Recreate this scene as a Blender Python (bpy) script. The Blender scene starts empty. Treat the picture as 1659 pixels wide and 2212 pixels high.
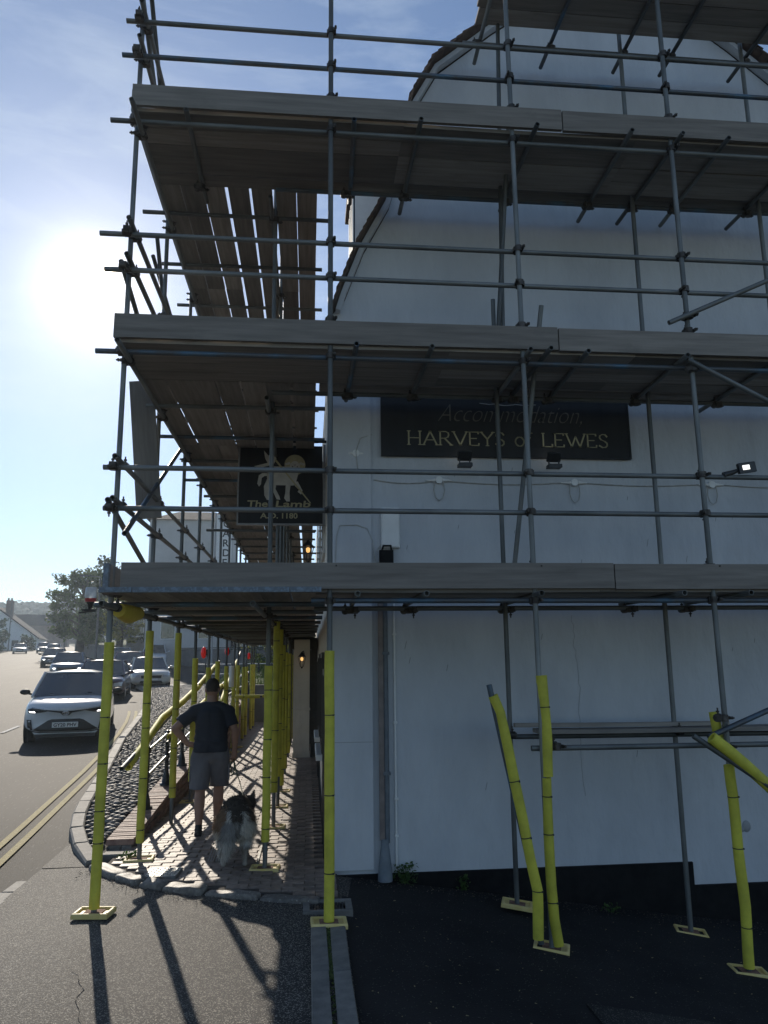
import bpy, bmesh, math, random
from mathutils import Vector, Matrix, Quaternion, noise
from mathutils.bvhtree import BVHTree
from math import sin, cos, pi, radians, sqrt
random.seed(11)
sc = bpy.context.scene
COL = sc.collection

# ------------------------------------------------------------------ camera
YAW, PIT, ROLL = radians(5.7), radians(11.0), 0.011
EYE = Vector((0, 0, 2.05))
Fv = Vector((sin(YAW)*cos(PIT), cos(YAW)*cos(PIT), sin(PIT)))
R0 = Vector((cos(YAW), -sin(YAW), 0)); U0 = R0.cross(Fv)
Rv = R0*cos(ROLL) - U0*sin(ROLL); Uv = U0*cos(ROLL) + R0*sin(ROLL)
cam = bpy.data.cameras.new('camera'); camo = bpy.data.objects.new('camera', cam); COL.objects.link(camo)
cam.sensor_fit = 'VERTICAL'; cam.sensor_height = 36.0; cam.lens = 36.0*1640/2212
cam.clip_start = 0.05; cam.clip_end = 4000
m3 = Matrix((Rv, Uv, -Fv)).transposed()
camo.matrix_world = Matrix.Translation(EYE) @ m3.to_4x4()
sc.camera = camo

# ------------------------------------------------------------------ sun, sky, exposure
SUN = Vector((-0.2556, 0.8621, 0.4375)).normalized()
SUN_EL = math.asin(SUN.z); SUN_AZ = math.atan2(SUN.x, SUN.y)
sl = bpy.data.lights.new('sun', 'SUN'); sl.energy = 5.0; sl.angle = radians(0.53); sl.color = (1.0, 0.90, 0.76)
so = bpy.data.objects.new('sun', sl); COL.objects.link(so); so.location = (-20, 60, 40)
so.rotation_euler = SUN.to_track_quat('Z', 'Y').to_euler()
w = bpy.data.worlds.new('World'); sc.world = w; w.use_nodes = True
nt = w.node_tree; nt.nodes.clear()
def wn(t, **k):
    n = nt.nodes.new(t)
    for a, b in k.items(): setattr(n, a, b)
    return n
sky = wn('ShaderNodeTexSky', sky_type='NISHITA', sun_disc=False, sun_elevation=SUN_EL, sun_rotation=SUN_AZ,
         altitude=20, air_density=1.0, dust_density=0.15, ozone_density=4.5)
tc = wn('ShaderNodeTexCoord')
dot = wn('ShaderNodeVectorMath', operation='DOT_PRODUCT'); dot.inputs[1].default_value = SUN
nt.links.new(tc.outputs['Generated'], dot.inputs[0])
ac = wn('ShaderNodeMath', operation='ARCCOSINE'); nt.links.new(dot.outputs['Value'], ac.inputs[0])
def mth(op, a, b=None, clamp=False):
    n = wn('ShaderNodeMath', operation=op, use_clamp=clamp)
    for i, v in enumerate((a, b)):
        if v is None: continue
        if isinstance(v, (int, float)): n.inputs[i].default_value = v
        else: nt.links.new(v, n.inputs[i])
    return n.outputs[0]
ang = ac.outputs[0]
def expo(sig, amp): return mth('MULTIPLY', mth('EXPONENT', mth('MULTIPLY', ang, -1.0/radians(sig))), amp)
disc = mth('MULTIPLY', mth('SUBTRACT', 1.0, mth('MULTIPLY', mth('SUBTRACT', ang, radians(1.5)), 1/radians(0.35), False), True), 90.0)
halo = mth('ADD', expo(1.3, 30.0), expo(8.0, 4.4))
# thin cirrus
mp = wn('ShaderNodeMapping'); mp.inputs['Scale'].default_value = (1.2, 1.2, 5.0); mp.inputs['Rotation'].default_value = (0.15, 0.25, 0.4)
nt.links.new(tc.outputs['Generated'], mp.inputs[0])
nz = wn('ShaderNodeTexNoise'); nz.inputs['Scale'].default_value = 2.6; nz.inputs['Detail'].default_value = 7; nz.inputs['Roughness'].default_value = 0.62; nz.inputs['Distortion'].default_value = 0.6
nt.links.new(mp.outputs[0], nz.inputs[0])
cr = wn('ShaderNodeValToRGB'); cr.color_ramp.elements[0].position = 0.46; cr.color_ramp.elements[1].position = 0.78
nt.links.new(nz.outputs[0], cr.inputs[0])
mixc = wn('ShaderNodeMix', data_type='RGBA'); mixc.inputs['B'].default_value = (6.0, 7.0, 8.0, 1)
sepx = wn('ShaderNodeSeparateXYZ'); nt.links.new(tc.outputs['Generated'], sepx.inputs[0])
nt.links.new(mth('ADD', mth('MULTIPLY', cr.outputs[0], 0.40), 0.04), mixc.inputs['Factor'])
nt.links.new(sky.outputs[0], mixc.inputs['A'])
SKYC = mixc.outputs['Result']
hc = wn('ShaderNodeMix', data_type='RGBA', blend_type='ADD'); hc.inputs['Factor'].default_value = 1.0
hm = wn('ShaderNodeVectorMath', operation='SCALE'); hm.inputs[0].default_value = (1.0, 0.87, 0.66)
nt.links.new(mth('ADD', halo, disc), hm.inputs['Scale'])
nt.links.new(SKYC, hc.inputs['A']); nt.links.new(hm.outputs[0], hc.inputs['B'])
bg = wn('ShaderNodeBackground'); bg.inputs['Strength'].default_value = 0.125
nt.links.new(hc.outputs['Result'], bg.inputs['Color'])
wo = wn('ShaderNodeOutputWorld'); nt.links.new(bg.outputs[0], wo.inputs['Surface'])
sc.view_settings.view_transform = 'Standard'; sc.view_settings.look = 'None'
sc.view_settings.gamma = 1.0; sc.view_settings.exposure = -0.12; sc.view_settings.use_curve_mapping = False
sc.cycles.volume_bounces = 0; sc.cycles.max_bounces = 8; sc.cycles.transparent_max_bounces = 12
sc.cycles.sample_clamp_indirect = 6.0

# ------------------------------------------------------------------ materials
MATS = {}
def M(name, c1, c2=None, scale=6.0, rough=0.7, bump=0.0, bscale=None, stretch=(1, 1, 1), metal=0.0, spec=0.5,
      var=0.0, detail=5, emit=None, trans=0.0, c3=None, s3=40, f3=0.0, sub=0.0, coat=0.0, alpha=None, lo=0.35, hi=0.65, bdist=0.01, attr=None):
    if name in MATS: return MATS[name]
    m = bpy.data.materials.new(name); m.use_nodes = True; MATS[name] = m
    t = m.node_tree; b = t.nodes['Principled BSDF']
    N = t.nodes.new; L = t.links.new
    b.inputs['Roughness'].default_value = rough; b.inputs['Metallic'].default_value = metal
    b.inputs['Specular IOR Level'].default_value = spec
    if coat: b.inputs['Coat Weight'].default_value = coat; b.inputs['Coat Roughness'].default_value = 0.05
    if trans: b.inputs['Transmission Weight'].default_value = trans
    c1 = (*c1, 1); c2 = (*(c2 or c1[:3]), 1)
    tcn = N('ShaderNodeTexCoord'); mpn = N('ShaderNodeMapping'); mpn.inputs['Scale'].default_value = stretch
    if var:
        oi0 = N('ShaderNodeObjectInfo'); mo0 = N('ShaderNodeMath'); mo0.operation = 'MULTIPLY'; mo0.inputs[1].default_value = 37.0
        va0 = N('ShaderNodeVectorMath'); va0.operation = 'ADD'; L(oi0.outputs['Random'], mo0.inputs[0]); L(mo0.outputs[0], va0.inputs[1]); L(tcn.outputs['Object'], va0.inputs[0]); L(va0.outputs[0], mpn.inputs[0])
    else: L(tcn.outputs['Object'], mpn.inputs[0])
    n1 = N('ShaderNodeTexNoise'); n1.inputs['Scale'].default_value = scale; n1.inputs['Detail'].default_value = detail; n1.inputs['Roughness'].default_value = 0.6
    L(mpn.outputs[0], n1.inputs[0])
    rp = N('ShaderNodeValToRGB'); rp.color_ramp.elements[0].position = lo; rp.color_ramp.elements[1].position = hi
    rp.color_ramp.elements[0].color = c1; rp.color_ramp.elements[1].color = c2
    L(n1.outputs[0], rp.inputs[0]); out = rp.outputs[0]
    if attr:
        a = N('ShaderNodeVertexColor'); a.layer_name = attr
        mx = N('ShaderNodeMix'); mx.data_type = 'RGBA'; mx.blend_type = 'MULTIPLY'; mx.inputs['Factor'].default_value = 1
        L(out, mx.inputs['A']); L(a.outputs[0], mx.inputs['B']); out = mx.outputs['Result']
    if c3:
        v = N('ShaderNodeTexVoronoi'); v.inputs['Scale'].default_value = s3; L(mpn.outputs[0], v.inputs[0])
        bw = N('ShaderNodeRGBToBW'); L(v.outputs['Color'], bw.inputs[0])
        gt = N('ShaderNodeMath'); gt.operation = 'GREATER_THAN'; gt.inputs[1].default_value = 1-f3; L(bw.outputs[0], gt.inputs[0])
        mx = N('ShaderNodeMix'); mx.data_type = 'RGBA'; mx.inputs['B'].default_value = (*c3, 1)
        L(gt.outputs[0], mx.inputs['Factor']); L(out, mx.inputs['A']); out = mx.outputs['Result']
    if var:
        oi = N('ShaderNodeObjectInfo'); gi = N('ShaderNodeNewGeometry')
        ad = N('ShaderNodeMath'); ad.operation = 'ADD'; L(oi.outputs['Random'], ad.inputs[0]); L(gi.outputs['Random Per Island'], ad.inputs[1])
        fr = N('ShaderNodeMath'); fr.operation = 'FRACT'; L(ad.outputs[0], fr.inputs[0])
        mr = N('ShaderNodeMapRange'); mr.inputs['To Min'].default_value = 1-var; mr.inputs['To Max'].default_value = 1+var*0.8
        L(fr.outputs[0], mr.inputs[0])
        hs = N('ShaderNodeHueSaturation'); L(mr.outputs[0], hs.inputs['Value']); L(out, hs.inputs['Color']); out = hs.outputs[0]
    L(out, b.inputs['Base Color'])
    if bump:
        n2 = N('ShaderNodeTexNoise'); n2.inputs['Scale'].default_value = bscale or scale*3; n2.inputs['Detail'].default_value = 6
        L(mpn.outputs[0], n2.inputs[0])
        bp = N('ShaderNodeBump'); bp.inputs['Strength'].default_value = bump; bp.inputs['Distance'].default_value = bdist
        L(n2.outputs[0], bp.inputs['Height']); L(bp.outputs[0], b.inputs['Normal'])
    if emit:
        b.inputs['Emission Color'].default_value = (*emit[0], 1); b.inputs['Emission Strength'].default_value = emit[1]
    if sub:
        tr = N('ShaderNodeBsdfTranslucent'); L(out, tr.inputs['Color'])
        ms = N('ShaderNodeMixShader'); ms.inputs[0].default_value = sub
        L(b.outputs[0], ms.inputs[1]); L(tr.outputs[0], ms.inputs[2])
        L(ms.outputs[0], t.nodes['Material Output'].inputs['Surface'])
    return m

STEEL = M('scaffold_steel', (0.095, 0.102, 0.10), (0.20, 0.21, 0.205), 3.0, rough=0.55, metal=0.45, bump=0.25, bscale=30, stretch=(0.4, 1, 1), var=0.35, detail=8, c3=(0.03,0.12,0.2), s3=1.3, f3=0.0)
STEELB = M('blue_flaked_steel', (0.09, 0.10, 0.11), (0.08, 0.15, 0.22), 2.2, rough=0.5, metal=0.4, bump=0.3, bscale=30, stretch=(0.8, 1, 1), detail=9, lo=0.5, hi=0.62)
CLAMP = M('coupler_steel', (0.05, 0.045, 0.04), (0.11, 0.10, 0.09), 20, rough=0.6, metal=0.6, bump=0.4, bscale=60, var=0.3)
FOAM = M('yellow_foam', (0.54, 0.50, 0.07), (0.74, 0.69, 0.09), 5.0, rough=0.6, bump=0.12, bscale=60, spec=0.3, var=0.08, sub=0.2)
TIE = M('black_tie', (0.015, 0.015, 0.015), rough=0.5)
WOOD = M('scaffold_board_wood', (0.19, 0.17, 0.148), (0.35, 0.315, 0.275), 4.0, rough=0.85, bump=0.5, bscale=9, stretch=(0.35, 5, 5), var=0.38, lo=0.3, hi=0.8, detail=8, c3=(0.05,0.04,0.035), s3=3.0, f3=0.035, bdist=0.004)
BLUE = M('blue_board_band', (0.13, 0.155, 0.18), (0.19, 0.24, 0.29), 26, rough=0.6, metal=0.2, bump=0.3, lo=0.45, hi=0.6)
PAD = M('yellow_pad_plastic', (0.66, 0.50, 0.16), (0.72, 0.58, 0.25), 9, rough=0.55, bump=0.1, var=0.08)
RUST = M('rusty_plate', (0.16, 0.08, 0.05), (0.30, 0.17, 0.12), 14, rough=0.9, bump=0.4)
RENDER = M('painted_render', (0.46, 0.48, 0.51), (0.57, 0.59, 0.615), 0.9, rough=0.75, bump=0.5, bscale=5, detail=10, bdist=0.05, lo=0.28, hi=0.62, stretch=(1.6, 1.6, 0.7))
CREAM = M('cream_render', (0.62, 0.56, 0.46), (0.70, 0.64, 0.54), 2.0, rough=0.55, bump=0.35, bscale=14, bdist=0.01)
BLACKP = M('black_paint', (0.006, 0.006, 0.007), (0.014, 0.014, 0.014), 8, rough=0.7, bump=0.3, spec=0.15)
TILE = M('roof_tile', (0.06, 0.04, 0.03), (0.13, 0.085, 0.06), 9, rough=0.85, bump=0.4, var=0.35)
GLASS = M('dark_window_glass', (0.02, 0.025, 0.03), rough=0.08, spec=0.8)
WHITEP = M('white_paint', (0.72, 0.72, 0.70), (0.8, 0.8, 0.78), 5, rough=0.5, bump=0.05)
GREYP = M('grey_plastic', (0.3, 0.31, 0.32), rough=0.5)
SIGNB = M('sign_board_black', (0.014, 0.014, 0.015), (0.024, 0.024, 0.024), 5, rough=0.55, spec=0.3)
GOLD = M('gold_paint', (0.33, 0.29, 0.165), (0.42, 0.375, 0.22), 12, rough=0.45)
FADED = M('faded_gold_paint', (0.10, 0.09, 0.07), (0.14, 0.13, 0.10), 12, rough=0.5)
LAMBW = M('lamb_white_paint', (0.42, 0.41, 0.38), (0.52, 0.5, 0.46), 14, rough=0.6)

# ------------------------------------------------------------------ mesh helpers
W4 = {}
def I4(): return Matrix.Identity(4)
def meta(o, label=None, cat=None, group=None, kind=None):
    if label: o['label'] = label
    if cat: o['category'] = cat
    if group: o['group'] = group
    if kind: o['kind'] = kind
    return o
def root(name, loc, label, cat, group=None, rz=0.0):
    o = bpy.data.objects.new(name, None); o.empty_display_size = 0.2; COL.objects.link(o)
    o.matrix_world = Matrix.Translation(loc) @ Matrix.Rotation(rz, 4, 'Z'); W4[o.name] = o.matrix_world.copy()
    o.location = loc; o.rotation_euler = (0, 0, rz)
    return meta(o, label, cat, group)
def link(name, me, parent=None, mw=None, local=False, label=None):
    o = bpy.data.objects.new(name, me); COL.objects.link(o)
    mw = mw if mw is not None else I4()
    o.matrix_basis = mw
    if parent is not None:
        o.parent = parent
        if local: W4[o.name] = W4[parent.name] @ mw
        else:
            o.matrix_parent_inverse = W4[parent.name].inverted(); W4[o.name] = mw.copy()
    else: W4[o.name] = mw.copy()
    if label: o['label'] = label
    return o
class MB:
    def __init__(s): s.v = []; s.f = []; s.sm = []
    def add(s, vs, fs, smooth=False):
        n = len(s.v); s.v += [tuple(p) for p in vs]; s.f += [tuple(i+n for i in f) for f in fs]; s.sm += [smooth]*len(fs); return s
    def box(s, x0, x1, y0, y1, z0, z1, mt=None, jit=0):
        vs = [Vector((x, y, z)) for z in (z0, z1) for y in (y0, y1) for x in (x0, x1)]
        if jit: vs = [v+Vector((random.uniform(-jit, jit), random.uniform(-jit, jit), random.uniform(-jit, jit))) for v in vs]
        if mt: vs = [mt @ v for v in vs]
        return s.add(vs, [(0, 2, 3, 1), (4, 5, 7, 6), (0, 1, 5, 4), (2, 6, 7, 3), (0, 4, 6, 2), (1, 3, 7, 5)])
    def cbox(s, x0, x1, y0, y1, z0, z1, c=0.01, mt=None, jit=0):   # box with chamfered top edges
        vs = [Vector((x, y, z0)) for y in (y0, y1) for x in (x0, x1)] + [Vector((x, y, z1-c)) for y in (y0, y1) for x in (x0, x1)] + \
             [Vector((x, y, z1)) for y in (y0+c, y1-c) for x in (x0+c, x1-c)]
        if jit: vs = [v+Vector((random.uniform(-jit, jit), random.uniform(-jit, jit), random.uniform(-jit, jit))) for v in vs]
        if mt: vs = [mt @ v for v in vs]
        fs = []
        for b in (0, 4): fs += [(b, b+1, b+5, b+4), (b+1, b+3, b+7, b+5), (b+3, b+2, b+6, b+7), (b+2, b, b+4, b+6)]
        return s.add(vs, fs+[(0, 2, 3, 1), (8, 9, 11, 10)])
    def path(s, pts, rads, n=12, cap=True, hollow=0.0, smooth=True):
        pts = [Vector(p) for p in pts]
        if isinstance(rads, (int, float)): rads = [rads]*len(pts)
        t0 = (pts[1]-pts[0]).normalized(); a = Vector((0, 0, 1)) if abs(t0.z) < 0.9 else Vector((1, 0, 0))
        x = t0.cross(a).normalized(); vs = []
        for i, p in enumerate(pts):
            t = (pts[min(i+1, len(pts)-1)]-pts[max(i-1, 0)]).normalized()
            x = (x - t*x.dot(t)).normalized(); y = t.cross(x)
            vs += [p + (x*cos(2*pi*k/n)+y*sin(2*pi*k/n))*rads[i] for k in range(n)]
        fs = [(i*n+k, i*n+(k+1) % n, (i+1)*n+(k+1) % n, (i+1)*n+k) for i in range(len(pts)-1) for k in range(n)]
        s.add(vs, fs, smooth)
        if cap:
            for e, d in ((0, 1), (len(pts)-1, -1)):
                ring = vs[e*n:(e+1)*n]; c = pts[e]
                if hollow:
                    t = (pts[1]-pts[0]).normalized() if e == 0 else (pts[-1]-pts[-2]).normalized()*-1
                    r2 = [c+(q-c)*hollow for q in ring]; r3 = [q+t*0.08 for q in r2]
                    b = ring+r2+r3
                    ff = [(k, n+k, n+(k+1) % n, (k+1) % n) for k in range(n)]+[(n+k, 2*n+k, 2*n+(k+1) % n, n+(k+1) % n) for k in range(n)]+[tuple(range(2*n, 3*n))]
                    if d < 0: ff = [f[::-1] for f in ff]
                    s.add(b, ff)
                else: s.add(ring, [tuple(range(n))[::-1] if d > 0 else tuple(range(n))])
        return s
    def ell(s, c, r, n=12, m=8, mt=None):
        c = Vector(c); vs = []; fs = []
        for i in range(m+1):
            th = pi*i/m
            for k in range(n):
                p = Vector((r[0]*sin(th)*cos(2*pi*k/n), r[1]*sin(th)*sin(2*pi*k/n), r[2]*cos(th)))
                if mt: p = mt @ p
                vs.append(c+p)
        # weld the poles by using single verts
        vv = [vs[0]]+vs[n:m*n]+[vs[m*n]]
        for k in range(n): fs.append((0, 1+k, 1+(k+1) % n))
        for i in range(m-2):
            for k in range(n): fs.append((1+i*n+k, 1+(i+1)*n+k, 1+(i+1)*n+(k+1) % n, 1+i*n+(k+1) % n))
        last = len(vv)-1; b = 1+(m-2)*n
        for k in range(n): fs.append((last, b+(k+1) % n, b+k))
        return s.add(vv, fs, True)
    def cap(s, p0, r0, p1, r1, n=14):   # closed rounded cone
        p0 = Vector(p0); p1 = Vector(p1); t = (p1-p0).normalized()
        P = []; Rr = []
        for k in range(5):
            a = pi/2*k/5; P.append(p0-t*r0*cos(a)); Rr.append(max(r0*sin(a), 0.002))
        P.append(p0); Rr.append(r0); P.append(p1); Rr.append(r1)
        for k in range(4, -1, -1):
            a = pi/2*k/5; P.append(p1+t*r1*cos(a)); Rr.append(max(r1*sin(a), 0.002))
        return s.path(P, Rr, n)
    def prism(s, poly, y0, y1, mt=None):   # poly of (x,z), extruded along y
        n = len(poly); vs = [Vector((a, y0, b)) for a, b in poly]+[Vector((a, y1, b)) for a, b in poly]
        if mt: vs = [mt @ v for v in vs]
        return s.add(vs, [tuple(range(n)), tuple(range(2*n-1, n-1, -1))]+[(k, k+n, (k+1) % n+n, (k+1) % n) for k in range(n)])
    def mesh(s, name, mat=None):
        me = bpy.data.meshes.new(name); me.from_pydata(s.v, [], s.f)
        me.polygons.foreach_set('use_smooth', s.sm)
        if mat: me.materials.append(mat)
        me.update(); return me
    def build(s, name, mat, parent=None, mw=None, local=False, label=None, kind=None):
        o = link(name, s.mesh(name, mat), parent, mw, local, label)
        if kind: o['kind'] = kind
        return o
def fixn(me):
    bm = bmesh.new(); bm.from_mesh(me); bmesh.ops.recalc_face_normals(bm, faces=bm.faces); bm.to_mesh(me); bm.free()
def frame(p0, p1, up=(0, 0, 1)):
    p0 = Vector(p0); p1 = Vector(p1); x = (p1-p0).normalized(); up = Vector(up)
    if abs(x.dot(up)) > 0.98: up = Vector((0, 1, 0))
    y = up.cross(x).normalized(); z = x.cross(y)
    return Matrix.Translation(p0) @ Matrix((x, y, z)).transposed().to_4x4()
def evalmesh(o):
    dg = bpy.context.evaluated_depsgraph_get(); dg.update()
    return bpy.data.meshes.new_from_object(o.evaluated_get(dg), depsgraph=dg)
def voxel(mb, size, smooth=4, sf=0.5):
    me = mb.mesh('tmp'); o = bpy.data.objects.new('tmp', me); COL.objects.link(o)
    r = o.modifiers.new('r', 'REMESH'); r.mode = 'VOXEL'; r.voxel_size = size; r.use_smooth_shade = True
    if smooth: q = o.modifiers.new('s', 'SMOOTH'); q.factor = sf; q.iterations = smooth
    me2 = evalmesh(o); bpy.data.objects.remove(o); bpy.data.meshes.remove(me)
    for p in me2.polygons: p.use_smooth = True
    return me2
def text_mesh(body, size, mat, extrude=0.002, shear=0.0, offset=0.0, space=1.0, name='lettering'):
    cu = bpy.data.curves.new('t', 'FONT'); cu.body = body; cu.size = size; cu.extrude = extrude; cu.shear = shear; cu.offset = offset
    cu.space_character = space; cu.resolution_u = 3
    o = bpy.data.objects.new('t', cu); COL.objects.link(o); me = evalmesh(o); bpy.data.objects.remove(o); bpy.data.curves.remove(cu)
    me.name = name; me.materials.clear(); me.materials.append(mat); return me
def interp(t, xs):
    if t <= xs[0][0]: return xs[0][1]
    for (a, b), (c, d) in zip(xs, xs[1:]):
        if t <= c: return b+(d-b)*(t-a)/(c-a)
    return xs[-1][1]
def streak(m, sx, sz, lo, amt, col):
    # rain streaks and grime: a second, vertically drawn-out stain layer over the paint
    t = m.node_tree; b = t.nodes['Principled BSDF']; N = t.nodes.new; L = t.links.new
    src = b.inputs['Base Color'].links[0].from_socket
    tcn = N('ShaderNodeTexCoord'); mp_ = N('ShaderNodeMapping'); mp_.inputs['Scale'].default_value = (sx, sx, sz); L(tcn.outputs['Object'], mp_.inputs[0])
    n = N('ShaderNodeTexNoise'); n.inputs['Scale'].default_value = 1.0; n.inputs['Detail'].default_value = 9; n.inputs['Roughness'].default_value = .7; L(mp_.outputs[0], n.inputs[0])
    r = N('ShaderNodeValToRGB'); r.color_ramp.elements[0].position = lo; r.color_ramp.elements[1].position = lo+.22; L(n.outputs[0], r.inputs[0])
    mu = N('ShaderNodeMath'); mu.operation = 'MULTIPLY'; mu.inputs[1].default_value = amt; L(r.outputs[0], mu.inputs[0])
    mx = N('ShaderNodeMix'); mx.data_type = 'RGBA'; mx.inputs['B'].default_value = (*col, 1); L(mu.outputs[0], mx.inputs['Factor']); L(src, mx.inputs['A']); L(mx.outputs['Result'], b.inputs['Base Color'])
streak(RENDER, 7.0, 0.35, 0.56, 0.14, (0.34, 0.33, 0.31)); streak(RENDER, 1.1, 1.3, 0.56, 0.35, (0.44, 0.45, 0.47))
streak(WOOD, 2.2, 2.2, 0.58, 0.55, (0.10, 0.09, 0.08)); streak(STEEL, 5, 5, 0.60, 0.7, (0.14, 0.085, 0.06)); streak(FOAM, 9, 2.5, 0.60, 0.32, (0.22, 0.20, 0.10))
streak(CREAM, 5, 0.6, 0.52, 0.4, (0.32, 0.28, 0.22))
HAZE_D = 0.0008; HAZE_G = 0.45
# ------------------------------------------------------------------ heights of the place
def gx(x): return interp(x, [(-1.6, 0.05), (0.18, -0.03), (2.0, -0.29), (3.7, -0.54), (9, -1.2)])
def zr(y): return 0.0 if y < 7 else min(0.034*(y-7), 9.0)
def zw(y): return min(0.17+0.06*(y-9), 0.83+0.02*max(0, y-20)) if y > 9 else 0.17
KERB = [(-7, -3.1), (0, -2.85), (4, -2.72), (7.4, -2.66), (9.26, -2.62), (10.7, -2.88), (12.56, -3.16), (17.06, -3.9), (21.4, -4.47), (25.3, -5.02), (31.1, -6.11), (33.5, -6.9), (36.5, -7.9)]
def kx(y): return interp(y, KERB)

ASPH = M('forecourt_asphalt', (0.022, 0.021, 0.021), (0.046, 0.042, 0.039), 0.9, rough=0.75, bump=1.0, bscale=110, c3=(0.26, 0.24, 0.20), s3=150, f3=0.28, detail=8, bdist=0.006, spec=0.3)
ROADM = M('road_asphalt', (0.017, 0.016, 0.015), (0.036, 0.033, 0.030), 0.5, rough=0.72, bump=0.8, bscale=70, stretch=(1.5, 0.25, 1), c3=(0.11, 0.10, 0.09), s3=60, f3=0.12, detail=9, bdist=0.005, spec=0.08)
YEL = M('yellow_line_paint', (0.33, 0.27, 0.12), (0.44, 0.38, 0.19), 30, rough=0.8, spec=0.2, bump=0.5, bscale=80)
WLINE = M('white_line_paint', (0.42, 0.42, 0.40), (0.58, 0.57, 0.54), 20, rough=0.8, spec=0.2, bump=0.4)
GRANITE = M('granite', (0.11, 0.10, 0.09), (0.22, 0.20, 0.175), 22, rough=0.6, bump=0.7, bscale=40, c3=(0.42, 0.38, 0.34), s3=110, f3=0.12, var=0.18, bdist=0.006)
CONC = M('concrete_kerb', (0.14, 0.135, 0.125), (0.22, 0.21, 0.19), 8, rough=0.75, bump=0.5, bscale=60, var=0.15)
PAVER = M('brick_paver', (0.175, 0.13, 0.105), (0.29, 0.225, 0.18), 16, rough=0.58, bump=0.5, bscale=50, var=0.25, bdist=0.005)
JOINT = M('sand_joint', (0.05, 0.042, 0.035), (0.09, 0.075, 0.06), 20, rough=0.95, bump=0.4)
FLINT = M('cobble_flint', (0.06, 0.057, 0.052), (0.17, 0.16, 0.15), 9, rough=0.6, spec=0.3, bump=0.3, bscale=50, var=0.45)
MORTAR = M('bank_mortar', (0.06, 0.055, 0.045), (0.11, 0.10, 0.085), 14, rough=0.95, bump=0.6)
GRASS = M('grass', (0.03, 0.055, 0.015), (0.10, 0.14, 0.035), 3, rough=0.9, bump=0.8, bscale=30, sub=0.25)
EARTH = M('earth', (0.05, 0.05, 0.03), (0.09, 0.085, 0.05), 0.4, rough=0.95, bump=0.3)

def sheet(name, nx, ny, fx, mat, kind='structure'):
    vs = []; fs = []
    for j in range(ny+1):
        for i in range(nx+1): vs.append(fx(i/nx, j/ny))
    for j in range(ny):
        for i in range(nx): a = j*(nx+1)+i; fs.append((a, a+1, a+nx+2, a+nx+1))
    o = MB().add(vs, fs, True).build(name, mat); o['kind'] = kind; return o

# base terrain to the foot of the hill
def terr(u, v):
    y = -40+740*v**1.6; x = -420+620*u
    z = zr(y)-0.12 if y > 7 else -0.12
    if y < 40: z = min(z, gx(x)-0.12 if x > -2.6 and y < 9 else z)
    if x > -5.5 and y < 30.5: z = min(z, -0.15)
    return (x, y, z-0.35*(1 if x > 0.5 and y < 40 else 0))
sheet('ground', 200, 200, terr, EARTH)
# forecourt where the camera stands
def fore(u, v):
    y = -7+15.4*v; x0 = kx(y)+0.02; x = x0+(8.5-x0)*u**1.3
    z = gx(x)
    if x < -1.8: t = min(1, (-1.8-x)/0.9); z = 0.05*(1-t)+(zr(y)+0.004)*t
    return (x, y, z+0.004*noise.noise(Vector((x*1.3, y*1.3, 0))))
sheet('forecourt', 90, 90, fore, ASPH)
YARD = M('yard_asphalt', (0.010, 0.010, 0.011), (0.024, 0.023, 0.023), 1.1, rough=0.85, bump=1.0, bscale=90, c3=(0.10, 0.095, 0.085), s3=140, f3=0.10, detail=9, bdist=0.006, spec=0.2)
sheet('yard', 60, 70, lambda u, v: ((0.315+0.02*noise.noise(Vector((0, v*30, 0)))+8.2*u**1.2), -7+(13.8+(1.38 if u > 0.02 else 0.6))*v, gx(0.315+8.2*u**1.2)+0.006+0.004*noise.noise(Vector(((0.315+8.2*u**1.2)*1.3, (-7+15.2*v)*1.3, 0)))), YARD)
def XL(y): return interp(y, [(-7, -13), (20, -13.6), (35, -17), (60, -26), (90, -37), (129, -50), (170, -68), (231, -100), (300, -150)])
def XR(y): return interp(y, [(-7, -3.1), (30, -6), (31.1, -6.11), (33.5, -6.9), (36.5, -7.9), (37.0, -3.0), (60, -9.5), (90, -24), (129, -36), (170, -50), (231, -70), (300, -110)]) if y > 31 else kx(y)
def road(u, v):
    y = -7+297*v**1.8; a = XL(y); b = XR(y)
    return (a+(b-a)*u, y, zr(y)-0.012+0.01*noise.noise(Vector((u*4, y*0.2, 3))))
sheet('road', 40, 160, road, ROADM)
# left pavement of the far road and its kerb
def lpav(u, v):
    y = 20+260*v; a = XL(y); return (a-3*u, y, zr(y)+0.11)
LP = sheet('far_pavement', 3, 60, lambda u, v: lpav(1-u, v), CONC)
# double yellow lines along the kerb and the white centre line
def strip(name, pts, wd, mat, dz=0.0, label=None):
    vs = []; fs = []
    for i, (x, y) in enumerate(pts):
        a = pts[max(i-1, 0)]; b = pts[min(i+1, len(pts)-1)]; d = Vector((b[0]-a[0], b[1]-a[1])).normalized(); n = Vector((d.y, -d.x))
        vs += [(x-n.x*wd/2, y-n.y*wd/2, zr(y)+0.004+dz), (x+n.x*wd/2, y+n.y*wd/2, zr(y)+0.004+dz)]
    for i in range(len(pts)-1): k = 2*i; fs.append((k, k+1, k+3, k+2))
    o = MB().add(vs, fs).build(name, mat); o['kind'] = 'structure'
    return o
ys = [-6+0.5*i for i in range(72)]
YC = [(-7, -2.95), (0, -2.95), (5, -2.97), (7, -3.02), (8.6, -3.11), (10, -3.23), (11.3, -3.35), (13.8, -3.58), (16.4, -3.87), (19, -4.22), (21.4, -4.6), (23.5, -5.0), (26, -5.55), (29.5, -6.5)]
for off in (0.0, 0.2): strip('yellow_line', [(interp(y, YC)-off, y) for y in ys if y < 24.6], 0.08, YEL)
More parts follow.
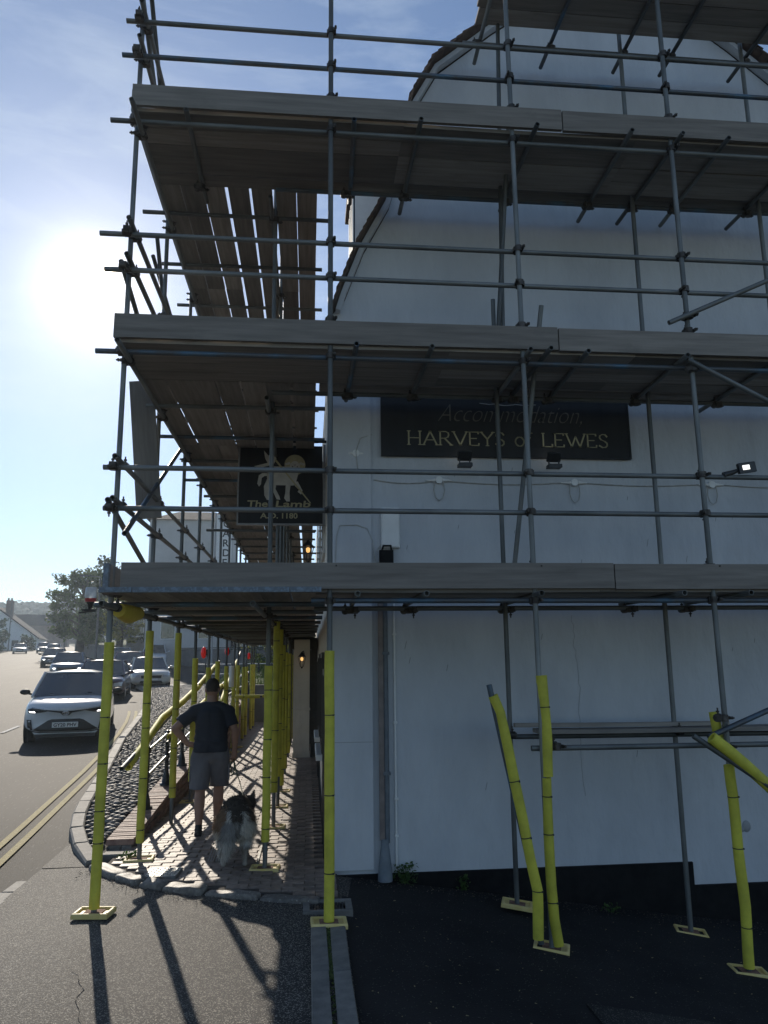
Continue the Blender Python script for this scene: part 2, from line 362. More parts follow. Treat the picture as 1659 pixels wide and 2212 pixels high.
cl = [(17, -6.9), (20.8, -7.16), (31.5, -8.4), (40, -11.2), (52.2, -16.3), (75, -25), (109.8, -38)]
for a, b in ((16.2, 18.6), (19.6, 21.0)):
    strip('lane_marking', [(interp(y, cl)-0.2, y) for y in (a, (a+b)/2, b)], 0.1, WLINE)
strip('lane_marking', [(interp(y, cl), y) for y in [29+1.5*i for i in range(32)]], 0.12, WLINE)
strip('lane_marking', [(-12.7, y) for y in (27, 30, 33)], 0.12, WLINE)

# kerb along the road: dropped stones first, then raised curved kerb by the cobbles
kerb = root('kerb', (-2.7, 7, 0), None, None); kerb['kind'] = 'structure'
y = -4.0
while y < 8.7:
    L = 0.9; x = kx(y); 
    MB().cbox(-0.085, 0.075, 0.008, L-0.008, -0.15, 0.022, 0.012, jit=0.003).build('kerb_stone', CONC, kerb, Matrix.Translation((x-0.02, y, 0.0)) @ Matrix.Rotation(-math.atan2(kx(y+L)-x, L), 4, 'Z'))
    y += L
y = 8.8
def kx2(y): return kx(y) if y > 10.4 else interp(y, [(8.4, -2.12), (8.9, -2.38), (9.5, -2.62), (10.4, -2.84)])
y = 8.42
while y < 35:
    L = 0.6 if y < 14 else 0.9; x = kx2(y); x2 = kx2(y+L); LL = sqrt(L*L+(x2-x)**2)
    h = 0.03+0.11*min(1, max(0, (y-8.2)/2.5))
    MB().cbox(-0.08, 0.08, 0.006, LL-0.006, -0.2, h, 0.018, jit=0.003).build('kerb_stone', CONC, kerb, Matrix.Translation((x, y, zr(y)+0.01)) @ Matrix.Rotation(-math.atan2(x2-x, L), 4, 'Z') @ Matrix.Rotation(math.atan2(zr(y+L)-zr(y)+(0.11*L/2.5 if 8.2 < y < 10.7 else 0), LL), 4, 'X'))
    y += L
def fz(x, y): t = min(1, max(0, (-1.8-x)/0.9)); return 0.054*(1-t)+(zr(y)+0.008)*t
fp = [(-2.62, 8.36), (-2.04, 8.36), (-2.14, 8.5), (-2.38, 8.95), (-2.60, 9.5), (-2.72, 9.85), (-2.76, 10.1), (-2.62, 9.26)]
o = MB().add([(a, b, 0.03+0.02*max(0, b-8.3)) for a, b in fp]+[(-2.2, 7.7, 0.05), (-2.64, 7.7, 0.03)], [(0, 1, 2, 3, 4, 5, 6, 7), (9, 8, 1, 0)]).build('forecourt_edge', ASPH) if False else MB().add([(a, b, fz(a, b)) for a, b in fp], [(0, 1, 2, 3, 4, 5, 6, 7)]).build('forecourt_edge', ASPH); o['kind'] = 'structure'
# rough granite stones at the mouth of the pavement
GK = [(-2.10, 8.34), (-1.74, 7.90), (-1.50, 7.68), (-1.28, 7.55), (-0.90, 7.41)]
gk = root('granite_kerb', (-1.2, 7.3, 0), None, None); gk['kind'] = 'structure'
def rough_stone(p, q, wd, h, zb):
    L = sqrt((q[0]-p[0])**2+(q[1]-p[1])**2)
    bm = bmesh.new(); bmesh.ops.create_cube(bm, size=1); bmesh.ops.subdivide_edges(bm, edges=bm.edges, cuts=6, use_grid_fill=True)
    for v in bm.verts:
        d = Vector((abs(v.co.x)*2, abs(v.co.y)*2, abs(v.co.z)*2)); l = (d.x**9+d.y**9+d.z**9)**(1/9)
        v.co = v.co/max(l, 0.01)*1.0
        v.co = Vector((v.co.x*L*0.98, v.co.y*wd, v.co.z*h))
        v.co += v.co.normalized()*0.035*noise.noise(v.co*7+Vector((p[0]*7, p[1]*5, 0)))
    me = bpy.data.meshes.new('kerb_stone'); bm.to_mesh(me); bm.free(); me.materials.append(GRANITE)
    for f in me.polygons: f.use_smooth = True
    link('kerb_stone', me, gk, Matrix.Translation(((p[0]+q[0])/2, (p[1]+q[1])/2, zb)) @ Matrix.Rotation(math.atan2(q[1]-p[1], q[0]-p[0]), 4, 'Z'))
for p, q in zip(GK, GK[1:]): rough_stone(p, q, 0.17, 0.16, gx(p[0])-0.03)
fl = [(-0.89, 7.40), (-0.41, 7.27), (0.12, 7.15)]
for p, q in zip(fl, fl[1:]): rough_stone(p, q, 0.12, 0.10, gx(p[0])-0.02)

# brick pavement
PAVE = root('pavement', (-0.8, 8, 0), None, None); PAVE['kind'] = 'structure'
def pave_front(x): return interp(x, [(-2.08, 8.42), (-1.72, 8.0), (-1.4, 7.72), (-1.08, 7.57), (-0.62, 7.42), (-0.2, 7.32), (0.3, 7.20)])
vs = []; fs = []
XS = [-2.0, -1.72, -1.4, -1.08, -0.62, -0.2, 0.30]
for x in XS: vs += [(x, pave_front(x), gx(x)+0.012), (x, 9.5, gx(x)+0.012), (x, 12.5, 0.008), (x, 60, 0.008)]
for i in range(len(XS)-1):
    a = 4*i; fs += [(a+k, a+k+4, a+k+5, a+k+1) for k in range(3)]
MB().add(vs, fs).build('bedding', JOINT, PAVE)
pm = [MB().cbox(-0.099, 0.099, -0.0492, 0.0492, -0.03, 0.024, 0.0045, jit=0.002).mesh('brick', PAVER) for _ in range(6)]
stuff = MB(); cnt = 0; row = 0; y = 7.05
while y < 27:
    x = -1.95+(0.1 if row % 2 else 0)
    while x < 0.26:
        if y > pave_front(x)+0.08 and (x > -1.86 or y < 8.3) and not (x > 0.1 and y > 8.0):
            zz = gx(x)*(1 if y < 9.5 else max(0, 1-(y-9.5)/3))+0.006+random.uniform(-0.001, 0.0015)+0.006*noise.noise(Vector((x*2, y*2, 5)))
            mt = Matrix.Translation((x+random.uniform(-.002, .002), y+0.02*sin(x*2+y), zz)) @ Matrix.Rotation(random.uniform(-0.02, 0.02), 4, 'Z') @ Matrix.Rotation(random.uniform(-.008, .008), 4, 'X')
            if cnt < 300: link('brick', pm[cnt % 6], PAVE, mt); cnt += 1
            else: stuff.cbox(-0.099, 0.099, -0.0492, 0.0492, -0.03, 0.024, 0.0045, mt)
        x += 0.203
    y += 0.104; row += 1
stuff.build('bricks', PAVER, PAVE, kind='stuff')
# right forecourt channel slabs
ch = root('channel_slabs', (0.17, 5, 0), None, None); ch['kind'] = 'structure'
yy = 6.55
while yy > -2:
    L = 0.915
    for (a, b) in ((0.035, 0.155), (0.185, 0.305)):
        MB().cbox(a, b, yy-L+0.006, yy-0.006, gx(a)-0.08, gx(a)+0.022, 0.006, jit=0.003).build('kerb_slab', CONC, ch)
    yy -= L
MOSS = M('moss', (0.03, 0.05, 0.01), (0.08, 0.11, 0.02), 30, rough=0.95, bump=0.8)
mo = MB()
for i in range(420):
    y = random.choice((random.uniform(5.5, 6.5), random.uniform(2, 6.5))); x = 0.17+random.gauss(0, 0.012)
    mo.ell((x, y, gx(x)+0.012), (random.uniform(.004, .012), random.uniform(.004, .014), .007), 5, 4)
o = mo.build('moss', MOSS); meta(o, 'green moss growing in the joint between the two rows of channel slabs', 'moss', kind='stuff')

# metal covers and grates
METAL = M('worn_metal', (0.20, 0.20, 0.19), (0.36, 0.36, 0.34), 18, rough=0.38, metal=0.8, bump=0.2)
DKMETAL = M('dark_iron', (0.03, 0.03, 0.03), (0.07, 0.065, 0.06), 18, rough=0.6, metal=0.5, bump=0.3)
mh = root('manhole_cover', (-1.36, 7.93, 0.07), 'square silver chequered metal cover set in the brick pavement behind the granite kerb', 'manhole cover', rz=radians(-4))
MB().cbox(-0.15, 0.15, -0.15, 0.15, -0.03, 0.016, 0.004).build('plate', METAL, mh, local=True)
tr = MB()
for i in range(8):
    for j in range(8):
        mt = Matrix.Translation((-0.119+0.034*i, -0.119+0.034*j, 0.0165)) @ Matrix.Rotation(pi/2*((i+j) % 2)+0.3, 4, 'Z')
        tr.cbox(-0.013, 0.013, -0.0035, 0.0035, 0, 0.005, 0.001, mt)
tr.build('tread', METAL, mh, local=True)
ld = root('channel_grate', (-0.96, 8.75, 0.045), 'long slotted steel drain grate set lengthwise in the brick pavement left of the dog', 'drain grate', rz=radians(2))
for i in range(5):
    MB().cbox(-0.058+0.026*i, -0.047+0.026*i, -0.36, 0.36, -0.02, 0.012, 0.002).build('bar', METAL, ld, local=True)
MB().box(-0.07, 0.07, -0.37, 0.37, -0.05, -0.024).build('channel', DKMETAL, ld, local=True)
ld2 = root('edge_channel', (-0.50, 8.75, 0.03), 'thin bright metal drain edging beside the nearest inner scaffold post', 'drain grate')
MB().cbox(-0.012, 0.012, -0.42, 0.42, -0.03, 0.014, 0.002).build('bar', METAL, ld2, local=True)
gu = root('gully_grate', (0.17, 7.02, -0.02), 'dark iron gully grate with a concrete surround behind the middle yellow post', 'gully')
for (a, b, c, d) in ((-0.2, 0.22, 0.11, 0.17), (-0.2, 0.22, -0.16, -0.11), (-0.2, -0.14, -0.11, 0.11), (0.16, 0.22, -0.11, 0.11)):
    MB().cbox(a+.002, b-.002, c, d, -0.05, 0.018, 0.004).build('surround', CONC, gu, local=True)
for i in range(11): MB().cbox(-0.13+0.026*i, -0.116+0.026*i, -0.105, 0.105, -0.03, 0.008, 0.002).build('bar', DKMETAL, gu, local=True)

# cobbled bank between the kerb and the low wall
bank = root('cobbled_bank', (-2.3, 10, 0), None, None); bank['kind'] = 'structure'
def bz(x, y):
    a = kx2(y)+0.08; t = min(1, max(0, (x-a)/max(0.05, -2.2-a)))
    return (zr(y)+0.10*min(1, max(0.0, (y-8.6)/2)))*(1-t)+(zw(y)-0.05)*t
vs = []; fs = []; nY = 60
for j in range(nY+1):
    y = 8.75+26.0*j/nY
    for i in range(7):
        a = kx2(y)+0.07; x = a+(-2.12-a)*i/6; vs.append((x, y, bz(x, y)-0.035))
for j in range(nY):
    for i in range(6): a = j*7+i; fs.append((a, a+1, a+8, a+7))
MB().add(vs, fs, True).build('mortar_bed', MORTAR, bank)
def stone_mesh(sd, lv):
    bm = bmesh.new(); bmesh.ops.create_icosphere(bm, subdivisions=lv, radius=1)
    for v in bm.verts:
        v.co *= 1+0.22*noise.noise(v.co*1.1+Vector((sd*3.1, 0, 0))); v.co = Vector((v.co.x*0.056, v.co.y*0.046, v.co.z*0.036))
    return bm
sms = []
for k in range(6):
    bm = stone_mesh(k, 2); me = bpy.data.meshes.new('cobble'); bm.to_mesh(me); bm.free(); me.materials.append(FLINT)
    for f in me.polygons: f.use_smooth = True
    sms.append(me)
bm = stone_mesh(9, 1); lowv = [v.co.copy() for v in bm.verts]; lowf = [tuple(v.index for v in f.verts) for f in bm.faces]; bm.free()
st = MB(); cnt = 0; y = 8.85; r = 0
while y < 34.3:
    a = kx2(y)+0.13; x = a+(0.05 if r % 2 else 0)
    while x < -2.2:
        px, py = x+random.uniform(-.018, .018), y+random.uniform(-.016, .016)
        s = random.uniform(0.8, 1.2)
        mt = Matrix.Translation((px, py, bz(px, py)-0.004+random.uniform(-.01, .008))) @ Matrix.Rotation(random.uniform(-0.6, 0.6), 4, 'Z') @ Matrix.Rotation(random.uniform(-.3, .3), 4, 'X') @ Matrix.Diagonal((s, s*random.uniform(.85, 1.15), s, 1))
        if cnt < 300: link('cobble', sms[random.randrange(6)], bank, mt); cnt += 1
        else: st.add([mt @ v for v in lowv], lowf, True)
        x += 0.112
    y += 0.092; r += 1
st.build('cobbles', FLINT, bank, kind='stuff')
# second foreground area behind the bank top (earth and paving to the far wall)
def behind(u, v):
    y = 34.3+2.6*v; x = -7.0+5.0*u; return (x, y, zr(y)+0.05*(1-v))
sheet('verge', 4, 3, behind, CONC)

# low brick retaining wall with a brick-on-edge top
BRICKR = M('wall_brick', (0.17, 0.09, 0.07), (0.30, 0.19, 0.15), 12, rough=0.7, bump=0.5, bscale=40, var=0.3)
rw = root('brick_wall', (-2.0, 9, 0), 'low brick retaining wall with brick-on-edge top between the cobbles and the pavement', 'wall')
vs = []; fs = []
for j in range(31):
    y = 9.0+0.8*j; z = zw(y)-0.062
    vs += [(-2.13, y, -0.1), (-1.90, y, -0.1), (-1.90, y, z), (-2.13, y, z)]
for j in range(30):
    a = 4*j
    for k in range(4): fs.append((a+k, a+(k+1) % 4, a+4+(k+1) % 4, a+4+k))
fs += [(3, 2, 1, 0), (120, 121, 122, 123)]
MB().add(vs, fs).build('core', MORTAR, rw)
y = 8.99; cb = [MB().cbox(-0.145, 0.145, 0.004, 0.066, -0.06, 0.0, 0.004, jit=0.003).mesh('coping_brick', BRICKR) for _ in range(5)]
k = 0
while y < 24:
    link('coping_brick', cb[k % 5], rw, Matrix.Translation((-2.02, y, zw(y)+random.uniform(-.003, .003))) @ Matrix.Rotation(random.uniform(-.02, .02), 4, 'Z')); y += 0.073; k += 1
sb = MB(); y0 = 9.0
for rowz in range(8):
    zz = -0.02+0.075*rowz; y = 9.0+(0.11 if rowz % 2 else 0)
    while y < 24:
        if zz+0.065 < zw(y)-0.065: sb.box(-1.905, -1.884+random.uniform(0, .004), y+.005, y+.215, zz+.005, zz+.068)
        y += 0.22
sb.build('facing_bricks', BRICKR, rw, kind='stuff')
for (a, b, c, d) in ((-2.14, -2.0, 0.0, 0.105), (-1.99, -1.89, 0.0, 0.06), (-1.99, -1.89, 0.065, 0.105)):
    MB().box(a, b, 8.965, 8.999, c, d, jit=0.004).build('end_stone', GRANITE, rw)
# footing slab in front of the wall end
o = MB().cbox(-2.15, -1.80, 8.68, 8.88, -0.02, 0.085, 0.01, jit=0.006).build('kerb_slab', CONC, PAVE)

# handrail on the wall
BLK = M('black_gloss_paint', (0.012, 0.012, 0.014), (0.02, 0.02, 0.022), 12, rough=0.35)
GALV = M('galvanised_rail', (0.45, 0.45, 0.44), (0.6, 0.6, 0.58), 9, rough=0.35, metal=0.75, bump=0.1)
hr = root('handrail', (-2.02, 10.3, 0.25), 'black post and galvanised two-bar handrail standing on the low brick wall', 'railing')
hy = [10.3+1.37*i for i in range(13)]
for y in hy:
    z = zw(y); P = MB()
    P.path([(-2.02, y, z-0.01), (-2.02, y, z+0.02), (-2.02, y, z+0.022), (-2.02, y, z+0.10), (-2.02, y, z+0.15), (-2.02, y, z+0.19)], [0.085, 0.085, 0.06, 0.052, 0.04, 0.03], 14)
    P.path([(-2.02, y, z+0.19), (-2.02, y, z+0.68)], 0.027, 12)
    P.ell((-2.02, y, z+0.70), (0.048, 0.048, 0.048)); P.ell((-2.02, y, z+0.39), (0.042, 0.042, 0.042))
    P.build('post', BLK, hr)
for a, b in zip(hy, hy[1:]):
    for h in (0.70, 0.39): MB().path([(-2.02, a+0.04, zw(a)+h), (-2.02, b-0.04, zw(b)+h)], 0.019, 10).build('rail', GALV, hr)

# grass tuft and leaf litter on the ground
WEED = M('weed_leaf', (0.03, 0.07, 0.015), (0.08, 0.15, 0.03), 20, rough=0.6, sub=0.3)
STRAW = M('dry_straw', (0.25, 0.2, 0.1), (0.4, 0.33, 0.18), 20, rough=0.8)
def weed(c, n, h, sp, label, seed):
    random.seed(seed); b = MB()
    for i in range(n):
        a = random.uniform(0, 2*pi); r = random.uniform(0, sp); p = Vector((c[0]+r*cos(a), c[1]-abs(r*sin(a))*0.5, c[2]+random.uniform(0, h)))
        s = random.uniform(.012, .03); q = Quaternion((random.random(), random.random(), random.random()), random.uniform(0, 6)).to_matrix().to_4x4()
        m = Matrix.Translation(p) @ q
        b.add([m @ Vector(t) for t in ((0, 0, 0), (s, s*.5, .003), (s*1.8, 0, 0), (s, -s*.5, .003))], [(0, 1, 2, 3)])
    r = root('weed', c, label, 'weed'); b.build('leaf', WEED, r, kind='stuff')
    s = MB()
    for i in range(9):
        a = random.uniform(0, 6.28); s.path([c, (c[0]+sp*.6*cos(a), c[1]-.04, c[2]+h*random.uniform(.5, 1))], [.003, .0015], 5)
    s.build('stem', WEED, r)
weed((0.97, 8.04, gx(0.97)-0.0), 170, 0.2, 0.12, 'leafy green weed growing at the wall foot right of the downpipe', 3)
weed((1.55, 8.05, gx(1.55)-0.0), 60, 0.13, 0.08, 'small sparse weed at the wall foot under the sign', 4)
weed((3.0, 7.9, gx(3.0)), 30, 0.08, 0.12, 'tiny weed against the black plinth between the two rear posts', 5)
weed((-1.83, 8.55, 0.06), 70, 0.07, 0.12, 'dry grass tuft between the wall end and the second yellow post', 6)
random.seed(5)
lt = MB()
for i in range(420):
    x = random.uniform(0.4, 6); y = random.uniform(2.2, 8.0); z = gx(x)+0.014; a = random.uniform(0, 6.28); s = random.uniform(.004, .012)
    m = Matrix.Translation((x, y, z)) @ Matrix.Rotation(a, 4, 'Z') @ Matrix.Rotation(random.uniform(-.4, .4), 4, 'X')
    lt.add([m @ Vector(t) for t in ((-s, -s*.4, 0), (s, -s*.3, .002), (s*.8, s*.4, 0), (-s*.7, s*.4, .003))], [(0, 1, 2, 3)])
o = lt.build('litter', STRAW); meta(o, 'pale scraps and dry leaf litter scattered over the shaded asphalt on the right', 'litter', kind='stuff')
# old trench patch, hairline cracks and grit on the forecourt
ASPH2 = M('patch_asphalt', (0.016, 0.016, 0.016), (0.034, 0.032, 0.030), 2.0, rough=0.8, bump=1.0, bscale=120, c3=(0.14, 0.13, 0.11), s3=170, f3=0.2, detail=8, bdist=0.005, spec=0.25)
def flat(name, pts, mat, dz=0.005):
    o = MB().add([(a, b, gx(a)+dz) for a, b in pts], [tuple(range(len(pts)))]).build(name, mat); o['kind'] = 'structure'; return o
for i in range(5):
    a = 1.9+0.5*i; ASPH2 and flat('tarmac_patch', [(a, 4.9-0.06*i), (a+0.5, 4.84-0.06*i), (a+0.5, 5.5-0.05*i), (a, 5.55-0.05*i)], ASPH2, 0.016)
crk = MB(); random.seed(31)
def gcrack(x, y, n, dx, dy):
    for i in range(n):
        x2 = x+dx+random.uniform(-.05, .05); y2 = y+dy+random.uniform(-.04, .04); wd_ = random.uniform(.0015, .004)
        crk.add([(x-wd_, y, gx(x)+.015), (x+wd_, y, gx(x)+.015), (x2+wd_, y2, gx(x2)+.015), (x2-wd_, y2, gx(x2)+.015)], [(0, 1, 2, 3)]); x, y = x2, y2
gcrack(-0.9, 3.2, 26, -.03, .10); gcrack(1.2, 3.0, 30, .06, .09); gcrack(-2.0, 4.2, 14, .08, .05)
o = crk.build('surface_cracks', BLACKP); o['kind'] = 'structure'
grit = MB()
for i in range(1500):
    if i % 2: x = random.uniform(.3, 6); y = 8.05-abs(random.gauss(0, .14)); z = gx(x)
    else: x = random.uniform(-2.2, .1); y = interp(x, [(-2.1, 8.2), (-1.5, 7.57), (-.9, 7.3), (.3, 7.05)])-abs(random.gauss(0, .12)); z = gx(x)
    s = random.uniform(.002, .006); grit.ell((x, y, z+.01), (s, s*1.3, s*.7), 5, 3)
o = grit.build('grit', M('loose_grit', (.07, .06, .05), (.2, .17, .14), 30, rough=.9, var=.4)); meta(o, 'loose grit and dirt gathered along the kerb stones and the wall foot', 'grit', kind='stuff')
# ------------------------------------------------------------------ the white pub
random.seed(21)
pub = root('pub_building', (3.8, 8.1, 0), 'white rendered pub with steep tiled gable roof behind the scaffold', 'building')
half = [(0.27, 5.95), (0.33, 6.155), (0.55, 6.75), (0.85, 7.33), (1.02, 7.95), (1.2, 8.70), (1.48, 9.22), (2.18, 9.84), (3.8, 11.1)]
full = half+[(7.6-a, b) for a, b in half[-2::-1]]
poly = [(0.22, -1.4), (0.22, 5.9)]+[(a+0.05, b-0.06) for a, b in half[1:-1]]+[(3.8, 11.0)]+[(7.6-a-0.05, b-0.06) for a, b in half[-2:0:-1]]+[(7.38, 5.9), (7.38, -1.4)]
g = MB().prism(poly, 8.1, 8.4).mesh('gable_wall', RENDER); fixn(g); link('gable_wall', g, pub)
def hwall(b, x0, x1, y0, y1, z0, z1): b.box(x0, x1, y0, y1, z0, z1)
# skirt, pilaster, trims on the gable
MB().box(0.205, 3.985, 8.07, 8.099, -1.4, -0.045).box(3.988, 7.4, 8.07, 8.099, -1.4, -0.27).build('black_plinth', BLACKP, pub)
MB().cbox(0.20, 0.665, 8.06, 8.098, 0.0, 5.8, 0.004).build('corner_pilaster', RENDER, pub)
MB().box(0.23, 0.66, 8.0585, 8.0605, 1.22, 1.226).box(0.23, 0.66, 8.0585, 8.0605, 3.6, 3.606).build('joint_line', GREYP, pub)
# side wall along the pavement with openings
sw = MB()
ops = [(8.62, 9.35, -0.1, 1.95), (9.9, 11.2, 0.9, 2.15), (12.1, 13.3, 0.9, 2.15), (14.2, 15.2, 0.0, 2.1)]
yb = 8.401
for (a, b, c, d) in ops:
    sw.box(0.22, 0.5, yb, a, -0.2, 5.9); sw.box(0.22, 0.5, a, b, d, 5.9)
    if c > 0.2: sw.box(0.22, 0.5, a, b, -0.2, c)
    yb = b
sw.box(0.22, 0.5, yb, 26, -0.2, 5.9)
sw.build('side_wall', CREAM, pub)
DW = M('dark_timber', (0.02, 0.018, 0.016), (0.04, 0.035, 0.03), 10, rough=0.45)
for (a, b, c, d) in ops:
    f = MB(); f.box(0.17, 0.26, a, a+.07, c, d); f.box(0.17, 0.26, b-.07, b, c, d); f.box(0.17, 0.26, a+.07, b-.07, d-.07, d); f.box(0.17, 0.26, a+.07, b-.07, c, c+.07)
    if c > 0.2: f.box(.18, .25, (a+b)/2-.02, (a+b)/2+.02, c+.07, d-.07)
    fo = f.build('window' if c > 0.2 else 'door', DW, pub)
    MB().box(0.26, 0.27, a+.07, b-.07, c+.07, d-.07).build('pane' if c > 0.2 else 'leaf', GLASS if c > .2 else DW, fo)
    if c > .2: MB().cbox(0.10, 0.22, a-.06, b+.06, c-.07, c-.002).build('sill', WHITEP, fo)
# first-floor sashes over the decks
for a in (10.4, 13.2, 16.4):
    fo = MB().box(0.18, 0.219, a, a+1.0, 3.5, 4.8).build('window', WHITEP, pub)
    for k in range(2):
        for j in range(2): MB().box(0.172, 0.179, a+.06+.46*k, a+.48+.46*k, 3.56+.6*j, 4.12+.6*j).build('pane', GLASS, fo)
# porch: two cream piers, dark doorway
for (x0, x1, y0, y1) in ((-0.31, 0.03, 16.9, 17.3), (-0.36, -0.24, 18.9, 19.2)):
    MB().cbox(x0, x1, y0, y1, 0.12, 2.5, 0.01).box(x0-.015, x1+.015, y0-.015, y1+.015, 0.0, 0.119).build('porch_pier', CREAM, pub)
MB().cbox(-0.325, 0.045, 16.885, 17.315, 1.0, 1.03).build('pier_band', CREAM, pub)
MB().box(0.06, 0.2, 16.95, 17.2, 0, 2.5).box(-0.5, -0.4, 19.3, 19.5, 0, 2.5).box(-0.36, .2, 17.35, 19.6, 2.3, 2.55).build('porch_frame', DW, pub)
MB().box(-0.08, 0.2, 19.6, 19.7, 0, 2.3).build('door', DW, pub)
# roof: gable edge, soffit, and individual tiles on the verge
rf = []
def offs(pts, d):
    out = []
    for i, (a, b) in enumerate(pts):
        p = pts[max(i-1, 0)]; q = pts[min(i+1, len(pts)-1)]; t = Vector((q[0]-p[0], q[1]-p[1])).normalized(); out.append((a-t.y*d, b+t.x*d))
    return out
up = offs(full, 0.07)
for nm, y0, y1, m, pl in (('barge_render', 7.99, 8.099, RENDER, offs(full, -0.06)), ('roof', 8.401, 26, TILE, offs(full, -0.10))):
    s = MB(); n = len(full); mid = offs(full, -0.005)
    vs = [(a, y, b) for y in (y0, y1) for a, b in (mid+pl)]
    N2 = 2*n
    for i in range(n-1): s.add([vs[i], vs[i+1], vs[n+i+1], vs[n+i], vs[N2+i], vs[N2+i+1], vs[N2+n+i+1], vs[N2+n+i]], [(0, 3, 2, 1), (4, 5, 6, 7), (0, 1, 5, 4), (3, 7, 6, 2), (0, 4, 7, 3), (1, 2, 6, 5)])
    o = s.build(nm, m, pub)
    if nm == 'roof': ROOF = o
tl = MB().cbox(-0.09, 0.09, -0.17, 0.17, -0.006, 0.012, 0.003).mesh('roof_tile', TILE)
seg = 0.10
for col in range(3):
    for (p, q) in zip(full, full[1:]):
        L = sqrt((q[0]-p[0])**2+(q[1]-p[1])**2); n = max(1, round(L/seg)); a = math.atan2(q[1]-p[1], q[0]-p[0])
        for k in range(n):
            t = (k+.5)/n; x = p[0]+(q[0]-p[0])*t; z = p[1]+(q[1]-p[1])*t
            if x > 6.6 and col: continue
            link('roof_tile', tl, ROOF, Matrix.Translation((x-sin(a)*0.022, 8.02+0.345*col+random.uniform(-.012, .012), z+cos(a)*0.022)) @ Matrix.Rotation(-a+(0.12 if x < 3.8 else -0.12)+random.uniform(-.03, .03), 4, 'Y'))
# dormer over the street side
dm = MB().box(0.58, 1.3, 9.2, 10.4, 7.25, 8.55).build('dormer', WHITEP, pub)
MB().box(0.56, 0.579, 9.3, 10.3, 7.4, 8.45).build('pane', GLASS, dm)
MB().box(0.5, 1.4, 9.1, 10.5, 8.551, 8.64).build('dormer_roof', TILE, dm)
for i in range(5): MB().box(0.542, 0.559, 9.3+.22*i, 9.33+.22*i, 7.4, 8.45).build('glazing_bar', WHITEP, dm)
# downpipe and service trunking
PIPEB = M('brown_grey_pipe', (0.16, 0.13, 0.12), (0.24, 0.2, 0.18), 8, rough=0.6, bump=0.2)
PIPEG = M('grey_paint_pipe', (0.10, 0.12, 0.14), (0.15, 0.17, 0.19), 9, rough=0.55, bump=0.2)
dp = root('downpipe', (0.78, 8.05, -0.02), 'brown and grey downpipe pair with flared foot on the white gable wall', 'downpipe')
MB().box(0.725, 0.775, 8.02, 8.06, 0.28, 2.95).build('brown_board', PIPEB, dp)
MB().path([(0.80, 8.045, 0.25), (0.80, 8.045, 2.98)], 0.028, 12).build('pipe', PIPEG, dp)
MB().path([(0.775, 8.035, -0.10), (0.775, 8.035, 0.0), (0.775, 8.04, 0.22), (0.775, 8.04, 0.29)], [0.075, 0.07, 0.042, 0.04], 16).build('flared_foot', M('blue_grey_iron', (0.13, 0.16, 0.19), (0.19, 0.22, 0.25), 9, rough=0.5, bump=0.3), dp)
for z in (0.9, 2.1): MB().box(0.765, 0.84, 8.01, 8.075, z, z+.03).build('bracket', PIPEG, dp)
cd = root('conduit', (0.90, 8.07, 1.3), 'thin white conduit running up the gable wall right of the downpipe', 'conduit')
MB().path([(0.895, 8.08, -0.03), (0.9, 8.08, 2.9)], 0.012, 8).build('tube', WHITEP, cd)
for z in (0.3, 0.65, 1.4, 2.3): MB().box(0.88, 0.92, 8.06, 8.099, z, z+.02).build('clip', WHITEP, cd)
ab = root('alarm_box', (0.87, 8.07, 3.45), 'white rectangular cable box on the gable wall above the first deck', 'junction box')
MB().cbox(-0.1, 0.1, -0.22, 0.22, 0, 0.07, 0.012).build('case', WHITEP, ab, Matrix.Rotation(radians(90), 4, 'X') @ Matrix.Translation((0, 0.0, -0.03)), local=True)
bk = root('meter_box', (0.82, 8.05, 3.08), 'small black box with bolted lid just above the first deck boards', 'junction box')
MB().cbox(-0.075, 0.075, -0.12, 0.12, 0, 0.06, 0.01).ell((-.05, .1, .06), (.01, .01, .006)).ell((.05, .1, .06), (.01, .01, .006)).build('case', BLACKP, bk, Matrix.Rotation(radians(90), 4, 'X'), local=True)
MB().path([(-.05, -.01, .1), (-.03, -.02, .17), (.05, -.02, .17), (.06, -.01, .1)], .012, 8).build('bracket', BLACKP, bk, local=True)
CABLE = M('grey_cable', (0.35, 0.35, 0.34), (0.5, 0.5, 0.48), 20, rough=0.6)
wr = root('wall_cable', (2.8, 8.08, 3.98), 'thin pale cable sagging along the gable wall below the sign', 'cable')
pts = []; xs = [0.7, 1.42, 2.96, 4.58, 6.0]
for a, b in zip(xs, xs[1:]): pts += [(a+(b-a)*t/8, 8.085, 3.99-0.03*sin(pi*t/8)*1.2) for t in range(8)]
MB().path(pts, .006, 6).build('cable', CABLE, wr)
def rope(pts, r=.005): wr_.path(pts, r, 6)
wr_ = MB()
rope([(0.27, 8.055, 2.95), (0.29, 8.05, 3.35), (0.32, 8.05, 3.47), (0.5, 8.05, 3.48), (0.62, 8.05, 3.44), (0.68, 8.06, 3.3), (0.7, 8.08, 3.1), (0.8, 8.08, 3.03)])
rope([(0.82, 8.08, 3.4), (0.78, 8.08, 3.28), (0.72, 8.08, 3.2), (0.78, 8.08, 3.16), (0.83, 8.08, 3.1)])
rope([(0.86, 8.08, 3.3), (0.9, 8.08, 3.2), (0.9, 8.08, 3.0)]); rope([(.68, 8.07, 4.5), (.55, 8.05, 4.45), (.5, 8.05, 4.3), (.52, 8.05, 4.1)])
o = wr_.build('loose_wiring', CABLE); meta(o, 'loose pale wires looping across the corner pilaster to the boxes', 'wiring')
